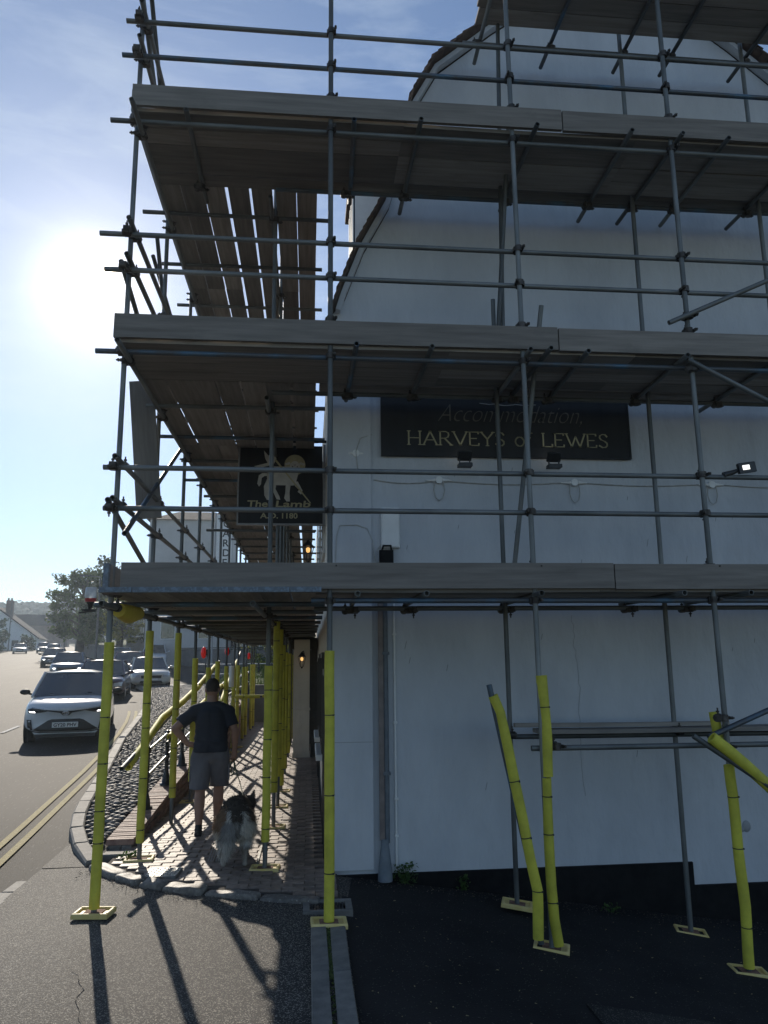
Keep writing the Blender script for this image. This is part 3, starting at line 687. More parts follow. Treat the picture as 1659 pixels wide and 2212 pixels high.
def jbox(x, z, label):
    j = root('cable_joint', (x, 8.07, z), label, 'cable joint', group='round cable joints on the gable wall')
    MB().path([(0, .02, 0), (0, -.02, 0)], .04, 14).build('cap', WHITEP, j, local=True)
    for s_ in (-1, 1): MB().path([(s_*.15, .01, 0), (s_*.04, 0, 0)], [.006, .02], 8).build('gland', WHITEP, j, local=True)
    MB().path([(-.05, 0, -.02), (-.06, 0, -.12), (-.04, 0, -.2), (0, 0, -.23), (.04, 0, -.2), (.06, 0, -.12), (.05, 0, -.02)], .006, 6).build('cable_loop', CABLE, j, local=True)
jbox(1.42, 3.99, 'round white cable joint with a hanging loop under the left sign floodlight')
jbox(2.96, 3.98, 'round white cable joint with a hanging loop right of the right sign floodlight')
jbox(4.58, 3.975, 'round cable joint behind the right-hand scaffold post below the lit lamp')
jbox(0.50, 4.28, 'round cable joint on the corner pilaster left of the sign')

# crack lines and scuffs on the render (shallow real grooves)
CRACK = M('crack', (0.25, 0.26, 0.27), rough=0.9)
ck = MB(); random.seed(8)
def crack(pts, wd=.0025):
    for a, b in zip(pts, pts[1:]):
        d = Vector((b[0]-a[0], b[1]-a[1])).normalized(); n = Vector((-d.y, d.x))*wd
        ck.add([(a[0]-n.x, 8.0975, a[1]-n.y), (a[0]+n.x, 8.0975, a[1]+n.y), (b[0]+n.x, 8.0975, b[1]+n.y), (b[0]-n.x, 8.0975, b[1]-n.y)], [(0, 1, 2, 3)])
x, z = 2.85, 2.5; P_ = [(x, z)]
for i in range(34): z -= 0.055; x += random.uniform(-.02, .03) if i < 14 else random.uniform(-.012, .013); P_.append((x, z))
crack(P_, .002)
for i in range(26):
    x = random.uniform(1.0, 5.2); z = random.choice((random.uniform(0.4, 2.5), random.uniform(2.9, 4.1))); l = random.uniform(.03, .09); crack([(x, z), (x+l*.25, z+l)], .003)
for i in range(8): x = 0.32+.035*i; z = 1.5+random.uniform(0, .15)
o = ck.build('scratches', CRACK, pub, kind='stuff')
# small painted-over vent stain bottom right
MB().ell((4.62, 8.1, 0.28), (0.05, 0.012, 0.06), 9, 6).ell((4.57, 8.1, 0.25), (0.03, 0.01, 0.03), 7, 5).build('chipped_patch', GREYP, pub)

# ------------------------------------------------------------------ signs
sg = root('pub_sign', (2.2, 8.04, 4.3), 'black wall sign with gold lettering HARVEYS of LEWES on the white gable', 'sign')
MB().cbox(0.80, 3.62, -0.02, 0.02, 0, 0.02).build('board', SIGNB, sg, Matrix.Translation((0, 8.06, 4.27)) @ Matrix.Diagonal((1, 1, 1.33/0.02, 1)))
fr = MB(); fr.box(0.78, 3.64, 8.035, 8.085, 4.255, 4.269); fr.box(0.78, 0.80, 8.035, 8.085, 4.27, 5.6); fr.box(3.621, 3.64, 8.035, 8.085, 4.27, 5.6); fr.build('frame', SIGNB, sg)
def put_text(me, parent, x0, x1, zb, y, h=None, rot=None):
    vx = [v.co.x for v in me.vertices]; vz = [v.co.y for v in me.vertices]
    sx = (x1-x0)/(max(vx)-min(vx)); sz = (h/max(vz)) if h else sx
    mw = Matrix.Translation((x0, y, zb)) @ Matrix.Rotation(pi/2, 4, 'X') @ Matrix.Diagonal((sx, sz, 1, 1)) @ Matrix.Translation((-min(vx), 0, 0))
    return link('lettering', me, parent, mw)
SER = {}
def serif_text(s, x0, x1, zb, h, y, parent, mat, wd=.014):
    # roman capitals drawn as strokes with serifs; glyph: list of polylines in a unit box, plus width
    A = {'H': (1.0, [[(.15, 0), (.15, 1)], [(.85, 0), (.85, 1)], [(.15, .5), (.85, .5)]]),
         'A': (1.0, [[(.08, 0), (.5, 1)], [(.5, 1), (.92, 0)], [(.24, .36), (.76, .36)]]),
         'R': (.9, [[(.15, 0), (.15, 1)], [(.15, 1), (.55, 1), (.72, .9), (.75, .75), (.68, .58), (.5, .5), (.15, .5)], [(.45, .5), (.92, 0)]]),
         'V': (1.0, [[(.08, 1), (.5, 0)], [(.5, 0), (.92, 1)]]),
         'E': (.78, [[(.15, 0), (.15, 1)], [(.15, 0), (.85, 0), (.88, .14)], [(.15, 1), (.82, 1), (.85, .88)], [(.15, .52), (.7, .52)]]),
         'Y': (.9, [[(.08, 1), (.5, .48)], [(.92, 1), (.5, .48)], [(.5, .48), (.5, 0)]]),
         'S': (.72, [[(.85, .82), (.7, .97), (.45, 1), (.22, .9), (.18, .74), (.3, .6), (.65, .46), (.84, .32), (.84, .14), (.68, .02), (.4, 0), (.12, .14)]]),
         'L': (.78, [[(.15, 0), (.15, 1)], [(.15, 0), (.88, 0), (.9, .16)]]),
         'W': (1.35, [[(.05, 1), (.3, 0)], [(.3, 0), (.5, .8)], [(.5, .8), (.7, 0)], [(.7, 0), (.95, 1)]]),
         'o': (.72, [[(.5+.38*cos(t*pi/8), .34+.34*sin(t*pi/8)) for t in range(17)]]),
         'f': (.5, [[(.3, 0), (.3, .8), (.45, 1), (.75, 1)], [(.05, .64), (.7, .64)]]), ' ': (.55, [])}
    tot = sum(A[c][0] for c in s); k = (x1-x0)/tot; cx = x0
    for c in s:
        wdt, ss = A[c]; b = MB()
        for pl in ss:
            q = [(cx+px*wdt*k, zb+pz*h) for px, pz in pl]
            for (a, d) in zip(q, q[1:]):
                dd = Vector((d[0]-a[0], d[1]-a[1])); 
                if dd.length < 1e-6: continue
                dn = dd.normalized(); thick = wd*(1.0 if abs(dn.y) > .5 else .55); n = Vector((-dn.y, dn.x))*thick/2; e = dn*thick*.3
                b.prism([(a[0]-n.x-e.x, a[1]-n.y-e.y), (d[0]-n.x+e.x, d[1]-n.y+e.y), (d[0]+n.x+e.x, d[1]+n.y+e.y), (a[0]+n.x-e.x, a[1]+n.y-e.y)], y-.003, y)
            if c not in 'oS':
                for e in (q[0], q[-1]):
                    if abs(e[1]-zb) < 1e-4 or abs(e[1]-zb-h) < 1e-4: b.prism([(e[0]-wd*1.2, e[1]-.004), (e[0]+wd*1.2, e[1]-.004), (e[0]+wd*1.2, e[1]+.004), (e[0]-wd*1.2, e[1]+.004)], y-.0035, y)
        cx += wdt*k
        if b.v: b.build('letter', mat, parent)
serif_text('HARVEYS of LEWES', 1.06, 3.38, 4.385, 0.155, 8.037, sg, GOLD, .017)
put_text(text_mesh('Accommodation,', 0.3, FADED, shear=0.45, offset=-0.006), sg, 1.42, 3.08, 4.66, 8.037, 0.20)
put_text(text_mesh('Room', 0.3, LAMBW, shear=0.45, offset=-0.006), sg, 2.35, 3.05, 4.925, 8.037, 0.22)
fl_ = MB()
for (a, b, c) in ((1.9, 2.12, 4.88), (2.08, 2.3, 4.87), (2.3, 2.55, 4.875)):
    fl_.path([(a, 8.036, c), ((a+b)/2, 8.036, c-.012), (b, 8.036, c)], .004, 5)
fl_.build('flourish', LAMBW, sg)
# hanging sign
hs = root('hanging_sign', (-0.4, 10.0, 4.3), 'black hanging sign with white lamb and gold halo, reading The Lamb A.D. 1180', 'sign')
MB().cbox(-0.94, 0.175, -0.03, 0.03, 0, 0.02).build('board', SIGNB, hs, Matrix.Translation((0, 10.03, 3.84)) @ Matrix.Diagonal((1, 1, 1.07/.02, 1)))
MB().box(-0.96, .21, 9.995, 10.065, 3.815, 3.838).box(-.96, -.942, 9.995, 10.065, 3.84, 4.93).box(.177, .21, 9.995, 10.065, 3.84, 4.93).build('frame', M('sign_frame', (.2, .2, .2), (.3, .3, .3), 8, rough=.5), hs)
MB().path([(-.9, 10.03, 4.98), (.22, 10.03, 4.98)], .02, 8).build('bracket', BLACKP, hs)
def zc(px, py): return (-0.935+(px-215)/1285*1.11, 3.84+(1475-py)/1210*1.07)
def dec(name, polys, mat, y, th=.003):
    b = MB()
    for p in polys:
        q = [zc(*t) for t in p]; b.prism(q, y-th, y)
    me = b.mesh(name, mat); fixn(me); return link(name, me, hs)
def circ(cx, cy, rx, ry, n=28): return [(cx+rx*cos(2*pi*k/n), cy+ry*sin(2*pi*k/n)) for k in range(n)]
LINE = M('sign_outline', (.12, .11, .1), rough=.6)
dec('halo', [circ(1063, 570, 162, 160)], GOLD, 9.999)
dec('body', [[(640, 660), (720, 600), (1000, 600), (1130, 640), (1112, 730), (1085, 830), (1045, 893), (760, 890), (660, 880), (635, 770)]], LAMBW, 9.998)
dec('tail', [[(655, 700), (560, 705), (510, 740), (488, 870), (515, 915), (545, 880), (555, 780), (600, 748), (650, 750)]], LAMBW, 9.998)
dec('leg', [[(640, 790), (590, 910), (600, 1050), (640, 1120), (695, 1120), (690, 1000), (715, 885)]], LAMBW, 9.9985)
dec('leg', [[(722, 880), (780, 880), (768, 950), (830, 1060), (845, 1115), (790, 1110), (735, 1000)]], LAMBW, 9.9985)
dec('leg', [[(925, 885), (1000, 885), (985, 1000), (992, 1140), (940, 1140), (905, 1090), (920, 1010)]], LAMBW, 9.9985)
dec('leg', [[(1035, 830), (1110, 830), (1185, 970), (1165, 1030), (1110, 990), (1130, 960), (1060, 890)]], LAMBW, 9.9985)
dec('head', [circ(1063, 610, 78, 100), [(905, 552), (980, 525), (1000, 560), (925, 580)], [(1221, 552), (1146, 525), (1126, 560), (1200, 580)]], LAMBW, 9.9955)
dec('face_lines', [circ(1025, 600, 9, 12, 10), circ(1100, 600, 9, 12, 10), [(1040, 550), (1063, 575), (1086, 550), (1063, 590)]], LINE, 9.992)
dec('staff', [[(745, 500), (775, 490), (1320, 1165), (1300, 1168)]], GOLD, 9.9925)
dec('flag', [[(430, 600), (640, 545), (600, 470), (580, 350), (650, 430), (735, 400), (775, 470), (745, 550), (650, 590), (520, 625)]], LAMBW, 9.9975)
for (s, a, b, zy, hh) in (('The', 345, 655, 1225, .085), ('Lamb', 775, 1310, 1225, .085), ('A.D.', 540, 815, 1400, .072), ('1180', 875, 1113, 1400, .072)):
    x0, z0 = zc(a, zy); x1, _ = zc(b, zy); put_text(text_mesh(s, .2, GOLD, offset=0.004, shear=0.08 if s[0] in 'TL' else 0), hs, x0, x1, z0, 9.996, hh)

# floodlights and wall lantern
LED = M('lit_led_panel', (0.9, 0.9, 0.9), rough=.4, emit=((1, .97, .9), 1.6))
BLKP2 = M('black_plastic', (0.02, 0.02, 0.02), (.03, .03, .03), 8, rough=.45)
def flood(x, y, z, label, rx=-35, rz=0, lit=True, grp='floodlights under the sign'):
    r = root('floodlight', (x, y, z), label, 'floodlight', group=grp, rz=radians(rz))
    MB().cbox(-.075, .075, -.055, .055, 0, .04, .006).build('base', BLKP2, r, local=True)
    MB().box(-.06, -.052, -.01, .02, .04, .09).box(.052, .06, -.01, .02, .04, .09).build('bracket', BLKP2, r, local=True)
    mt = Matrix.Translation((0, 0.0, .13)) @ Matrix.Rotation(radians(rx), 4, 'X')
    MB().cbox(-.075, .075, -.025, .012, -.055, .055, .008, mt).build('housing', BLKP2, r, local=True)
    if lit: MB().box(-.06, .06, .0125, .0145, -.04, .04, mt).build('led_panel', LED, r, local=True)
    return r
flood(1.68, 7.90, 4.10, 'left of the two small black floodlights aimed up at the black sign', 35)
flood(2.68, 7.90, 4.10, 'right of the two small black floodlights aimed up at the black sign', 35)
r3 = root('work_light', (4.10, 6.62, 3.77), 'lit black LED work light clamped to the right-hand post above the guard rail', 'floodlight')
mt = Matrix.Translation((.02, .0, .02)) @ Matrix.Rotation(radians(-38), 4, 'Y') @ Matrix.Rotation(radians(20), 4, 'X')
MB().cbox(-.085, .085, -.02, .02, -.05, .05, .006, Matrix.Translation((.02, 0, .03)) @ Matrix.Rotation(radians(-8), 4, 'Y')).build('housing', BLKP2, r3, local=True)
MB().box(-.05, .02, -.0235, -.0205, -.022, .022, Matrix.Translation((.02, 0, .03)) @ Matrix.Rotation(radians(-8), 4, 'Y')).build('led_panel', LED, r3, local=True)
MB().path([(-.2, .03, -.04), (-.1, .02, -.01), (-.02, .02, .02)], [.03, .022, .015], 8).build('arm', BLKP2, r3, local=True)
lanm = M('lamp_glow', (1, .6, .25), rough=.4, emit=((1, .55, .18), 1.2))
def lantern(loc, label, s=1.0):
    r = root('wall_lantern', loc, label, 'lantern')
    b = MB().path([(0, 0, -.17*s), (0, 0, -.13*s)], [.01*s, .035*s], 6)
    for k in range(6):
        a = pi/3*k; b.path([(.035*s*cos(a), .035*s*sin(a), -.13*s), (.085*s*cos(a), .085*s*sin(a), .08*s)], .006*s, 4)
    b.path([(0, 0, .08*s), (0, 0, .1*s), (0, 0, .18*s)], [.1*s, .08*s, .012*s], 6)
    b.path([(.05*s, .16, .12*s), (.03*s, .06, .2*s), (0, 0, .18*s)], .008, 6); b.build('frame', BLKP2, r, local=True)
    MB().ell((0, 0, .03*s), (.035*s, .035*s, .04*s)).build('bulb', lanm, r, local=True)
    return r
lantern((-.14, 16.72, 2.05), 'black hexagonal wall lantern glowing orange on the porch pier')
lantern((-.02, 12.3, 3.78), 'small lit lantern under the hanging sign above the first deck', 1.1)

# ------------------------------------------------------------------ scaffold
random.seed(33)
SC = root('scaffolding', (-1.7, 6.6, 0), 'grey steel tube scaffold with timber decks and yellow foam sleeves around the pub', 'scaffold')
RAD = 0.0242
CP = MB()
CP.path([(0, 0, -.028), (0, 0, .028)], .037, 10); CP.path([(-.028, .05, 0), (.028, .05, 0)], .037, 10)
CP.box(-.045, -.03, .0, .05, -.022, .022); CP.box(.03, .047, -.04, .03, -.014, .014)
CP.path([(.04, -.075, 0), (.04, -.02, 0)], .008, 6); CP.box(.028, .052, -.062, -.046, -.012, .012)
CP.path([(0, .05, .03), (0, .05, .085)], .007, 6); CP.box(-.012, .012, .038, .062, .045, .06)
CPM = CP.mesh('coupler', CLAMP)
ncp = 0; cpst = MB()
def coupler(p, rz=0.0, flip=False):
    global ncp
    mt = Matrix.Translation(p) @ Matrix.Rotation(rz+random.uniform(-.1, .1), 4, 'Z')
    if flip: mt = mt @ Matrix.Rotation(pi, 4, 'Y')
    if ncp < 290: link('coupler', CPM, SC, mt)
    else: cpst.add([mt @ v.co for v in CPM.vertices], [tuple(f.vertices) for f in CPM.polygons], True)
    ncp += 1
def tube(name, p0, p1, parent=None, mat=None, n=12, bend=0.0):
    p0 = Vector(p0); p1 = Vector(p1); L = (p1-p0).length
    m = mat or (STEELB if random.random() < .12 else STEEL)
    pts = [(L*t/4, bend*sin(pi*t/4)*L, 0) for t in range(5)]
    return MB().path(pts, RAD, n, hollow=.82).build(name, m, parent or SC, frame(p0, p1))
def foam(std, pts, r=.041, ties=()):
    P = [Vector(p) for p in pts]; Q = []
    seg = [(P[i+1]-P[i]).length for i in range(len(P)-1)]
    for i in range(len(P)-1):
        n = max(1, int(seg[i]/.12))
        for k in range(n): Q.append(P[i].lerp(P[i+1], k/n))
    Q.append(P[-1])
    rr = [r*(1+.04*noise.noise(q*3)) for q in Q]
    for i in range(1, len(Q)-1): Q[i] = Q[i]+Vector((noise.noise(Q[i]*2.3), noise.noise(Q[i]*2.3+Vector((9, 0, 0))), 0))*.006
    if isinstance(r, float):
        MB().path(Q, rr, 16, hollow=.62).build('foam_sleeve', FOAM, std)
    tot = len(Q)-1
    for t in ties:
        i = max(0, min(tot-1, int((t+random.uniform(-.03, .03))*tot))); q = Q[i]; d = (Q[i+1]-Q[i]).normalized()
        MB().path([q-d*.004, q+d*.004], rr[i]*1.035, 16).build('cable_tie', TIE, std)
        MB().box(-.006, .006, -.012, .0, -.006, .006, Matrix.Translation(q+Vector((rr[i]*.7, -rr[i]*.7, 0)))).build('cable_tie', TIE, std)
padn = MB()
def pad_mesh():
    b = MB(); W, H = .145, .105
    for (x0, x1, y0, y1) in ((-W, W, -H, -H+.028), (-W, W, H-.028, H), (-W, -W+.03, -H+.03, H-.03), (W-.03, W, -H+.03, H-.03)): b.cbox(x0, x1, y0, y1, -.012, .026, .008)
    b.cbox(-W+.01, W-.01, -H+.01, H-.01, -.013, .008, .002); return b.mesh('pad', PAD)
PADM = pad_mesh(); PLM = MB().cbox(-.075, .075, -.07, .07, 0, .006, .001).mesh('steel_plate', RUST)
def pad(x, y, z, label, rz=0.0, tilt=0.0):
    r = root('base_pad', (x, y, z+.012), label, 'base pad', group='yellow plastic pads under the scaffold posts', rz=rz)
    r.rotation_euler = (0, tilt, rz)
    link('pad', PADM, r, local=True)
    link('base_plate', PLM, r, Matrix.Translation((0, 0, .009)), local=True)
def ties_n(a, b, n): return [a+(b-a)*i/(n-1) for i in range(n)]
TOP = 8.62
# street-side outer row
LY = [6.8, 8.47, 10.31, 11.9, 13.5, 14.8, 16.4, 18.1, 19.1, 20.7, 21.7, 23.6, 24.6]
ftop = [2.22, 2.38, 2.42, 2.1, 1.95, 2.05, 1.95, 1.9, 1.95, 1.9, 1.9, 1.95, 1.95]
fbot = [0.04, 0.17, 0.34, 0.3, 0.35, .25, .2, .1, .1, .05, .05, .05, .05]
lab = ['nearest left corner post at the kerb', 'second left post beside the manhole cover', 'third left post against the low wall', 'fourth left post behind the railing']
for i, y in enumerate(LY):
    x = -1.70; zb = gx(x)+.02 if y < 9 else .03
    s = tube('standard', (x, y, zb), (x-.02, y, TOP if i < 8 else 7.9), mat=STEEL)
    foam(s, [(x, y, zb+fbot[i]), (x, y+.004, ftop[i])], .042, ties_n(.1 if i else .24, .72, 4) if i < 8 else (.3, .6))
    if i < 4: pad(x, y, zb-.01, 'yellow plastic pad under the '+lab[i], rz=random.uniform(-.25, .25) if i else -.12)
    elif i < 9: pad(x, y, zb-.01, f'yellow pad under the far left-row post, {["fifth","sixth","seventh","eighth","ninth"][i-4]} from the camera', rz=random.uniform(-.2, .2))
# inner row
IY = [8.16, 10.06, 11.4, 12.7, 14.6, 17.0, 20.0]
itop = [2.0, 2.55, 2.5, 2.3, 2.2, 2.2, 2.2]
for i, y in enumerate(IY):
    x = -.415; zb = gx(x)+.02 if y < 9 else .02
    s = tube('standard', (x, y, zb), (x-.01, y, 7.9), mat=STEEL)
    foam(s, [(x, y, zb+(.26 if i == 0 else .42 if i < 3 else .1)), (x+.004, y, itop[i])], .042, ties_n(.12, .9, 4))
    if i < 4: pad(x, y, zb-.01, ['yellow pad under the nearest inner post right of the dog', 'yellow pad under the second inner post beside the side wall', 'yellow pad under the third inner post in the passage', 'yellow pad under the fourth inner post deep in the passage'][i], rz=random.uniform(-.1, .1))
# gable face front row
s = tube('standard', (.18, 6.6, -.01), (.175, 6.6, 9.3), mat=STEEL); foam(s, [(.18, 6.6, .0), (.182, 6.6, 1.2), (.18, 6.6, 2.13)], .042, (.18, .53, .77)); pad(.18, 6.6, -.03, 'yellow pad on the channel slabs under the middle front post', rz=.03, tilt=.03)
s = tube('standard', (2.0, 6.6, -.27), (1.99, 6.6, 9.4), mat=STEEL)
foam(s, [(2.05, 6.58, -.25), (2.02, 6.57, -.05), (2.013, 6.59, .2), (2.016, 6.6, .6), (2.02, 6.6, 1.05)], .042, (.26, .75, .99))
foam(s, [(2.03, 6.6, 1.06), (2.03, 6.6, 1.2), (2.035, 6.59, 1.36), (2.036, 6.6, 1.5), (2.02, 6.6, 1.9)], .048, (.72,))
pad(2.0, 6.62, -.30, 'yellow pad under the front post right of the middle on dark asphalt', rz=-.35, tilt=.1)
s = tube('standard', (3.665, 6.6, -.52), (3.65, 6.6, 9.5), mat=STEEL)
foam(s, [(3.67, 6.6, -.5), (3.678, 6.59, -.03), (3.663, 6.58, .44), (3.655, 6.57, .86), (3.63, 6.55, 1.12)], .044, (.22, .56, .82))
foam(s, [(3.62, 6.66, 1.33), (3.6, 6.67, 1.56)], .042, ())
pad(3.67, 6.6, -.55, 'yellow pad under the rightmost front post at the frame edge', rz=-.15, tilt=.1)
# raking foam-wrapped tubes
s = tube('brace', (1.53, 6.5, 1.83), (1.885, 6.56, .1), mat=STEELB)
foam(s, [(1.56, 6.5, 1.74), (1.617, 6.5, 1.6), (1.674, 6.49, 1.3), (1.737, 6.48, .92), (1.813, 6.47, .45), (1.86, 6.47, .2), (1.85, 6.47, -.16)], .043, (.40, .62, .84))
MB().path([(1.885, 6.58, .12), (1.91, 6.6, -.24)], RAD, 12).build('standard', STEELB, SC)
s = tube('brace', (3.265, 6.42, 1.385), (4.05, 6.3, .83)); foam(s, [(3.40, 6.37, 1.374), (3.52, 6.36, 1.28), (3.66, 6.36, 1.16), (3.877, 6.36, .957), (4.1, 6.36, .7)], .05, (.66,))
tube('brace', (3.45, 6.52, 1.36), (4.6, 6.5, 1.80), mat=STEELB)
# gable back row
for x, y, zb, zt, lb in ((1.97, 7.55, -.24, 5.9, 'yellow pad under the rear post left of centre against the plinth'), (3.65, 7.55, -.55, 9.9, 'yellow pad under the rear post in front of the plinth step')):
    tube('standard', (x, y, zb+.02), (x+.005, y, zt)); pad(x, y, zb, lb, rz=-.3, tilt=.12)
tube('standard', (2.06, 7.52, 5.4), (2.16, 7.4, 10.6)); tube('standard', (5.15, 7.5, 4.0), (5.15, 7.5, 10.2)); tube('standard', (5.3, 7.5, -1), (5.3, 7.5, 5.1))
tube('brace', (2.30, 6.9, 5.524), (2.04, 7.5, 2.75)); tube('brace', (2.14, 7.2, 7.79), (1.97, 7.5, 5.1))
# guard rails and ledgers on the gable face
for z, x0 in ((8.27, -1.84), (7.88, -1.86), (5.96, -1.96), (5.60, -1.90), (3.72, -1.80), (3.355, -1.78)):
    tube('guard_rail', (x0, 6.655, z+.01), (5.9, 6.655, z-.012), bend=.0006)
    for x in (-1.70, .18, 2.0, 3.665): coupler((x, 6.6, z), 0 if x > 0 else pi, random.random() < .5)
for z, m in ((7.155, STEEL), (4.80, STEELB), (2.552, STEELB)):
    tube('ledger', (-1.93 if z > 3 else .02, 6.655, z+.008), (5.9, 6.655, z-.008), mat=m)
    for x in (-1.70, .18, 2.0, 3.665):
        if x > 0 or z > 3: coupler((x, 6.6, z), 0)
    for x in (.18, 2.0, 3.665): coupler((x, 6.6, z+(.36 if z > 3 else .3)), .2)
    if z < 3: tube('ledger', (.05, 7.6, z), (5.9, 7.6, z-.01))
tube('ledger', (1.75, 7.6, 9.18), (5.9, 7.6, 9.16)); tube('ledger', (-.4, 7.62, 7.155), (5.9, 7.62, 7.15)); tube('ledger', (-.4, 7.62, 4.80), (5.9, 7.62, 4.79))
tube('ledger', (1.92, 6.66, 1.285), (5.2, 6.66, 1.27))
tube('ledger', (2.0, 7.5, 1.30), (5.2, 7.5, 1.28))
for x in (1.97, 3.65): coupler((x, 7.5, 1.32), pi)
coupler((2.14, 6.64, 1.3), .3); coupler((3.66, 6.6, 1.27), 0); coupler((3.60, 6.5, 1.52), .8)
# braces crossing the right-hand post
tube('brace', (3.425, 6.52, 5.20), (4.9, 6.5, 5.87)); coupler((3.66, 6.56, 5.3), .5)
tube('brace', (3.577, 6.52, 4.83), (4.9, 6.5, 4.13)); coupler((3.66, 6.56, 4.76), .5)
# transoms of the gable decks (poking out at both ends)
for x, y0, y1, z in ((-1.2, 6.5, 8.0, 7.205), (.40, 6.5, 7.9, 7.205), (1.05, 6.44, 8.05, 7.205), (2.2, 6.42, 7.9, 7.205), (3.17, 6.42, 8.04, 7.205), (3.70, 6.42, 8.05, 7.205), (4.2, 6.45, 8.05, 7.205), (5.1, 6.45, 8.05, 7.205),
                     (.41, 6.42, 7.95, 4.848), (1.10, 6.42, 7.7, 4.848), (2.02, 6.42, 7.7, 4.848), (2.2, 6.38, 7.7, 4.848), (2.57, 6.42, 7.7, 4.848), (3.55, 6.45, 7.7, 4.848), (4.5, 6.5, 8.05, 4.848),
                     (.41, 6.42, 7.75, 2.60), (1.0, 6.42, 7.75, 2.60), (2.0, 6.40, 7.7, 2.60), (3.30, 6.42, 7.8, 2.60), (3.92, 6.42, 7.7, 2.60), (5.0, 6.45, 7.7, 2.6),
                     (1.95, 6.5, 8.0, 9.27), (2.85, 6.4, 8.0, 9.27), (3.75, 6.4, 8.0, 9.27), (4.35, 6.4, 8.0, 9.27), (5.3, 6.4, 8.02, 9.27)):
    tube('transom', (x, y0, z), (x+random.uniform(-.04, .04), y1, z)); coupler((x, 7.62, z-.07), pi/2)
    if z < 3: coupler((x+.05, 7.6, z-.06), 0, True)
# timber decks
BD = {}
def board(p0, p1, wd=.225, up=(0, 0, 1), th=.038, bands=False, name='board', m=None):
    p0 = Vector(p0); p1 = Vector(p1); L = (p1-p0).length
    fm = frame(p0, p1, up)
    b = MB(); n = 6; vs = []; 
    sg_ = random.uniform(-.012, .006)
    for i in range(n+1):
        t = i/n; zz = sg_*4*t*(1-t)
        vs += [(L*t, -wd/2, zz), (L*t, wd/2, zz), (L*t, wd/2, zz+th), (L*t, -wd/2, zz+th)]
    fs = [(i*4+k, i*4+(k+1) % 4, i*4+4+(k+1) % 4, i*4+4+k) for i in range(n) for k in range(4)]+[(3, 2, 1, 0), (n*4, n*4+1, n*4+2, n*4+3)]
    o = b.add(vs, fs).build(name, m or WOOD, SC, fm)
    if bands:
        MB().box(-.003, .06, -wd/2-.003, wd/2+.003, -.003, th+.003).build('end_band', BLUE, o, local=True)
    return o
def xrun(z, y0, n, xs, pitch=.232):
    for k in range(n):
        for a, b in zip(xs, xs[1:]):
            sh = random.uniform(-.12, .12) if a > -1 else 0
            board((a+.001, y0+pitch*k, z+random.uniform(-.002, .003)), (b-.001, y0+pitch*k+random.uniform(-.004, .004), z), bands=False)
xrun(7.232, 6.71, 4, (-1.72, .9, 3.3, 5.9)); board((-1.72, 7.64, 7.232), (1.4, 7.64, 7.232), .2); board((1.4, 7.64, 7.232), (5.9, 7.645, 7.232), .2)
xrun(4.875, 6.71, 4, (-1.72, 1.3, 3.1, 5.9)); board((0.09, 7.66, 4.875), (5.9, 7.66, 4.875), .225)
xrun(2.625, 6.70, 4, (.06, 2.6, 5.9)) ; board((.06, 7.63, 2.625), (5.9, 7.63, 2.625), .225)
for k in range(4): board((1.78+.03*k, 6.62+.235*k, 9.295), (5.9, 6.62+.235*k, 9.295))
board((2.2, 7.45, 1.335), (5.2, 7.45, 1.335), .225, m=WOOD); board((2.0, 7.5, 1.39), (4.2, 7.52, 1.37), .06)
# street decks
PX = .262
def yrun(z, y0, y1, xs, wd=.25, bands=False):
    for x in xs:
        y = y0
        while y < y1:
            L = random.choice((3.9, 3.9, 3.0)) if y > y0+.1 else random.choice((3.9, 2.4, 3.0))
            e = min(y1, y+L)
            dx = random.uniform(-.008, .008)
            board((x+dx, y+.003, z), (x+dx+random.uniform(-.01, .01), e-.003, z), wd, bands=bands and y == y0)
            y = e
yrun(2.625, 6.49, 25.2, [-1.60+PX*k for k in range(7)], wd=.258, bands=True)
yrun(4.875, 7.53, 25.2, [-1.60+.25*k for k in range(6)]+[-.06], wd=.242)
yrun(7.232, 7.745, 25.2, [-1.58, -1.335, -1.09, -.83, -.565, -.30, -.06], wd=.228)
# toe boards
def toe(p0, p1, z, bands=False): return board((p0[0], p0[1], z), (p1[0], p1[1], z), .225, up=(0, -1, 0) if abs(p1[0]-p0[0]) > abs(p1[1]-p0[1]) else (1, 0, 0), name='toe_board', bands=bands)
for z, xs in ((7.366, (-1.72, 2.50, 5.9)), (5.012, (-1.76, 2.33, 5.9)), (2.765, (-1.58, 2.72, 5.9))):
    for i, (a, b) in enumerate(zip(xs, xs[1:])): toe((a+.006, 6.575), (b-.006, 6.575), z+(.0 if i == 0 else -.008))
    y = 6.62
    while y < 24.5:
        toe((-1.735, y), (-1.735, min(y+3.9, 25.2)-.01), z, bands=(y < 6.7)); y += 3.9
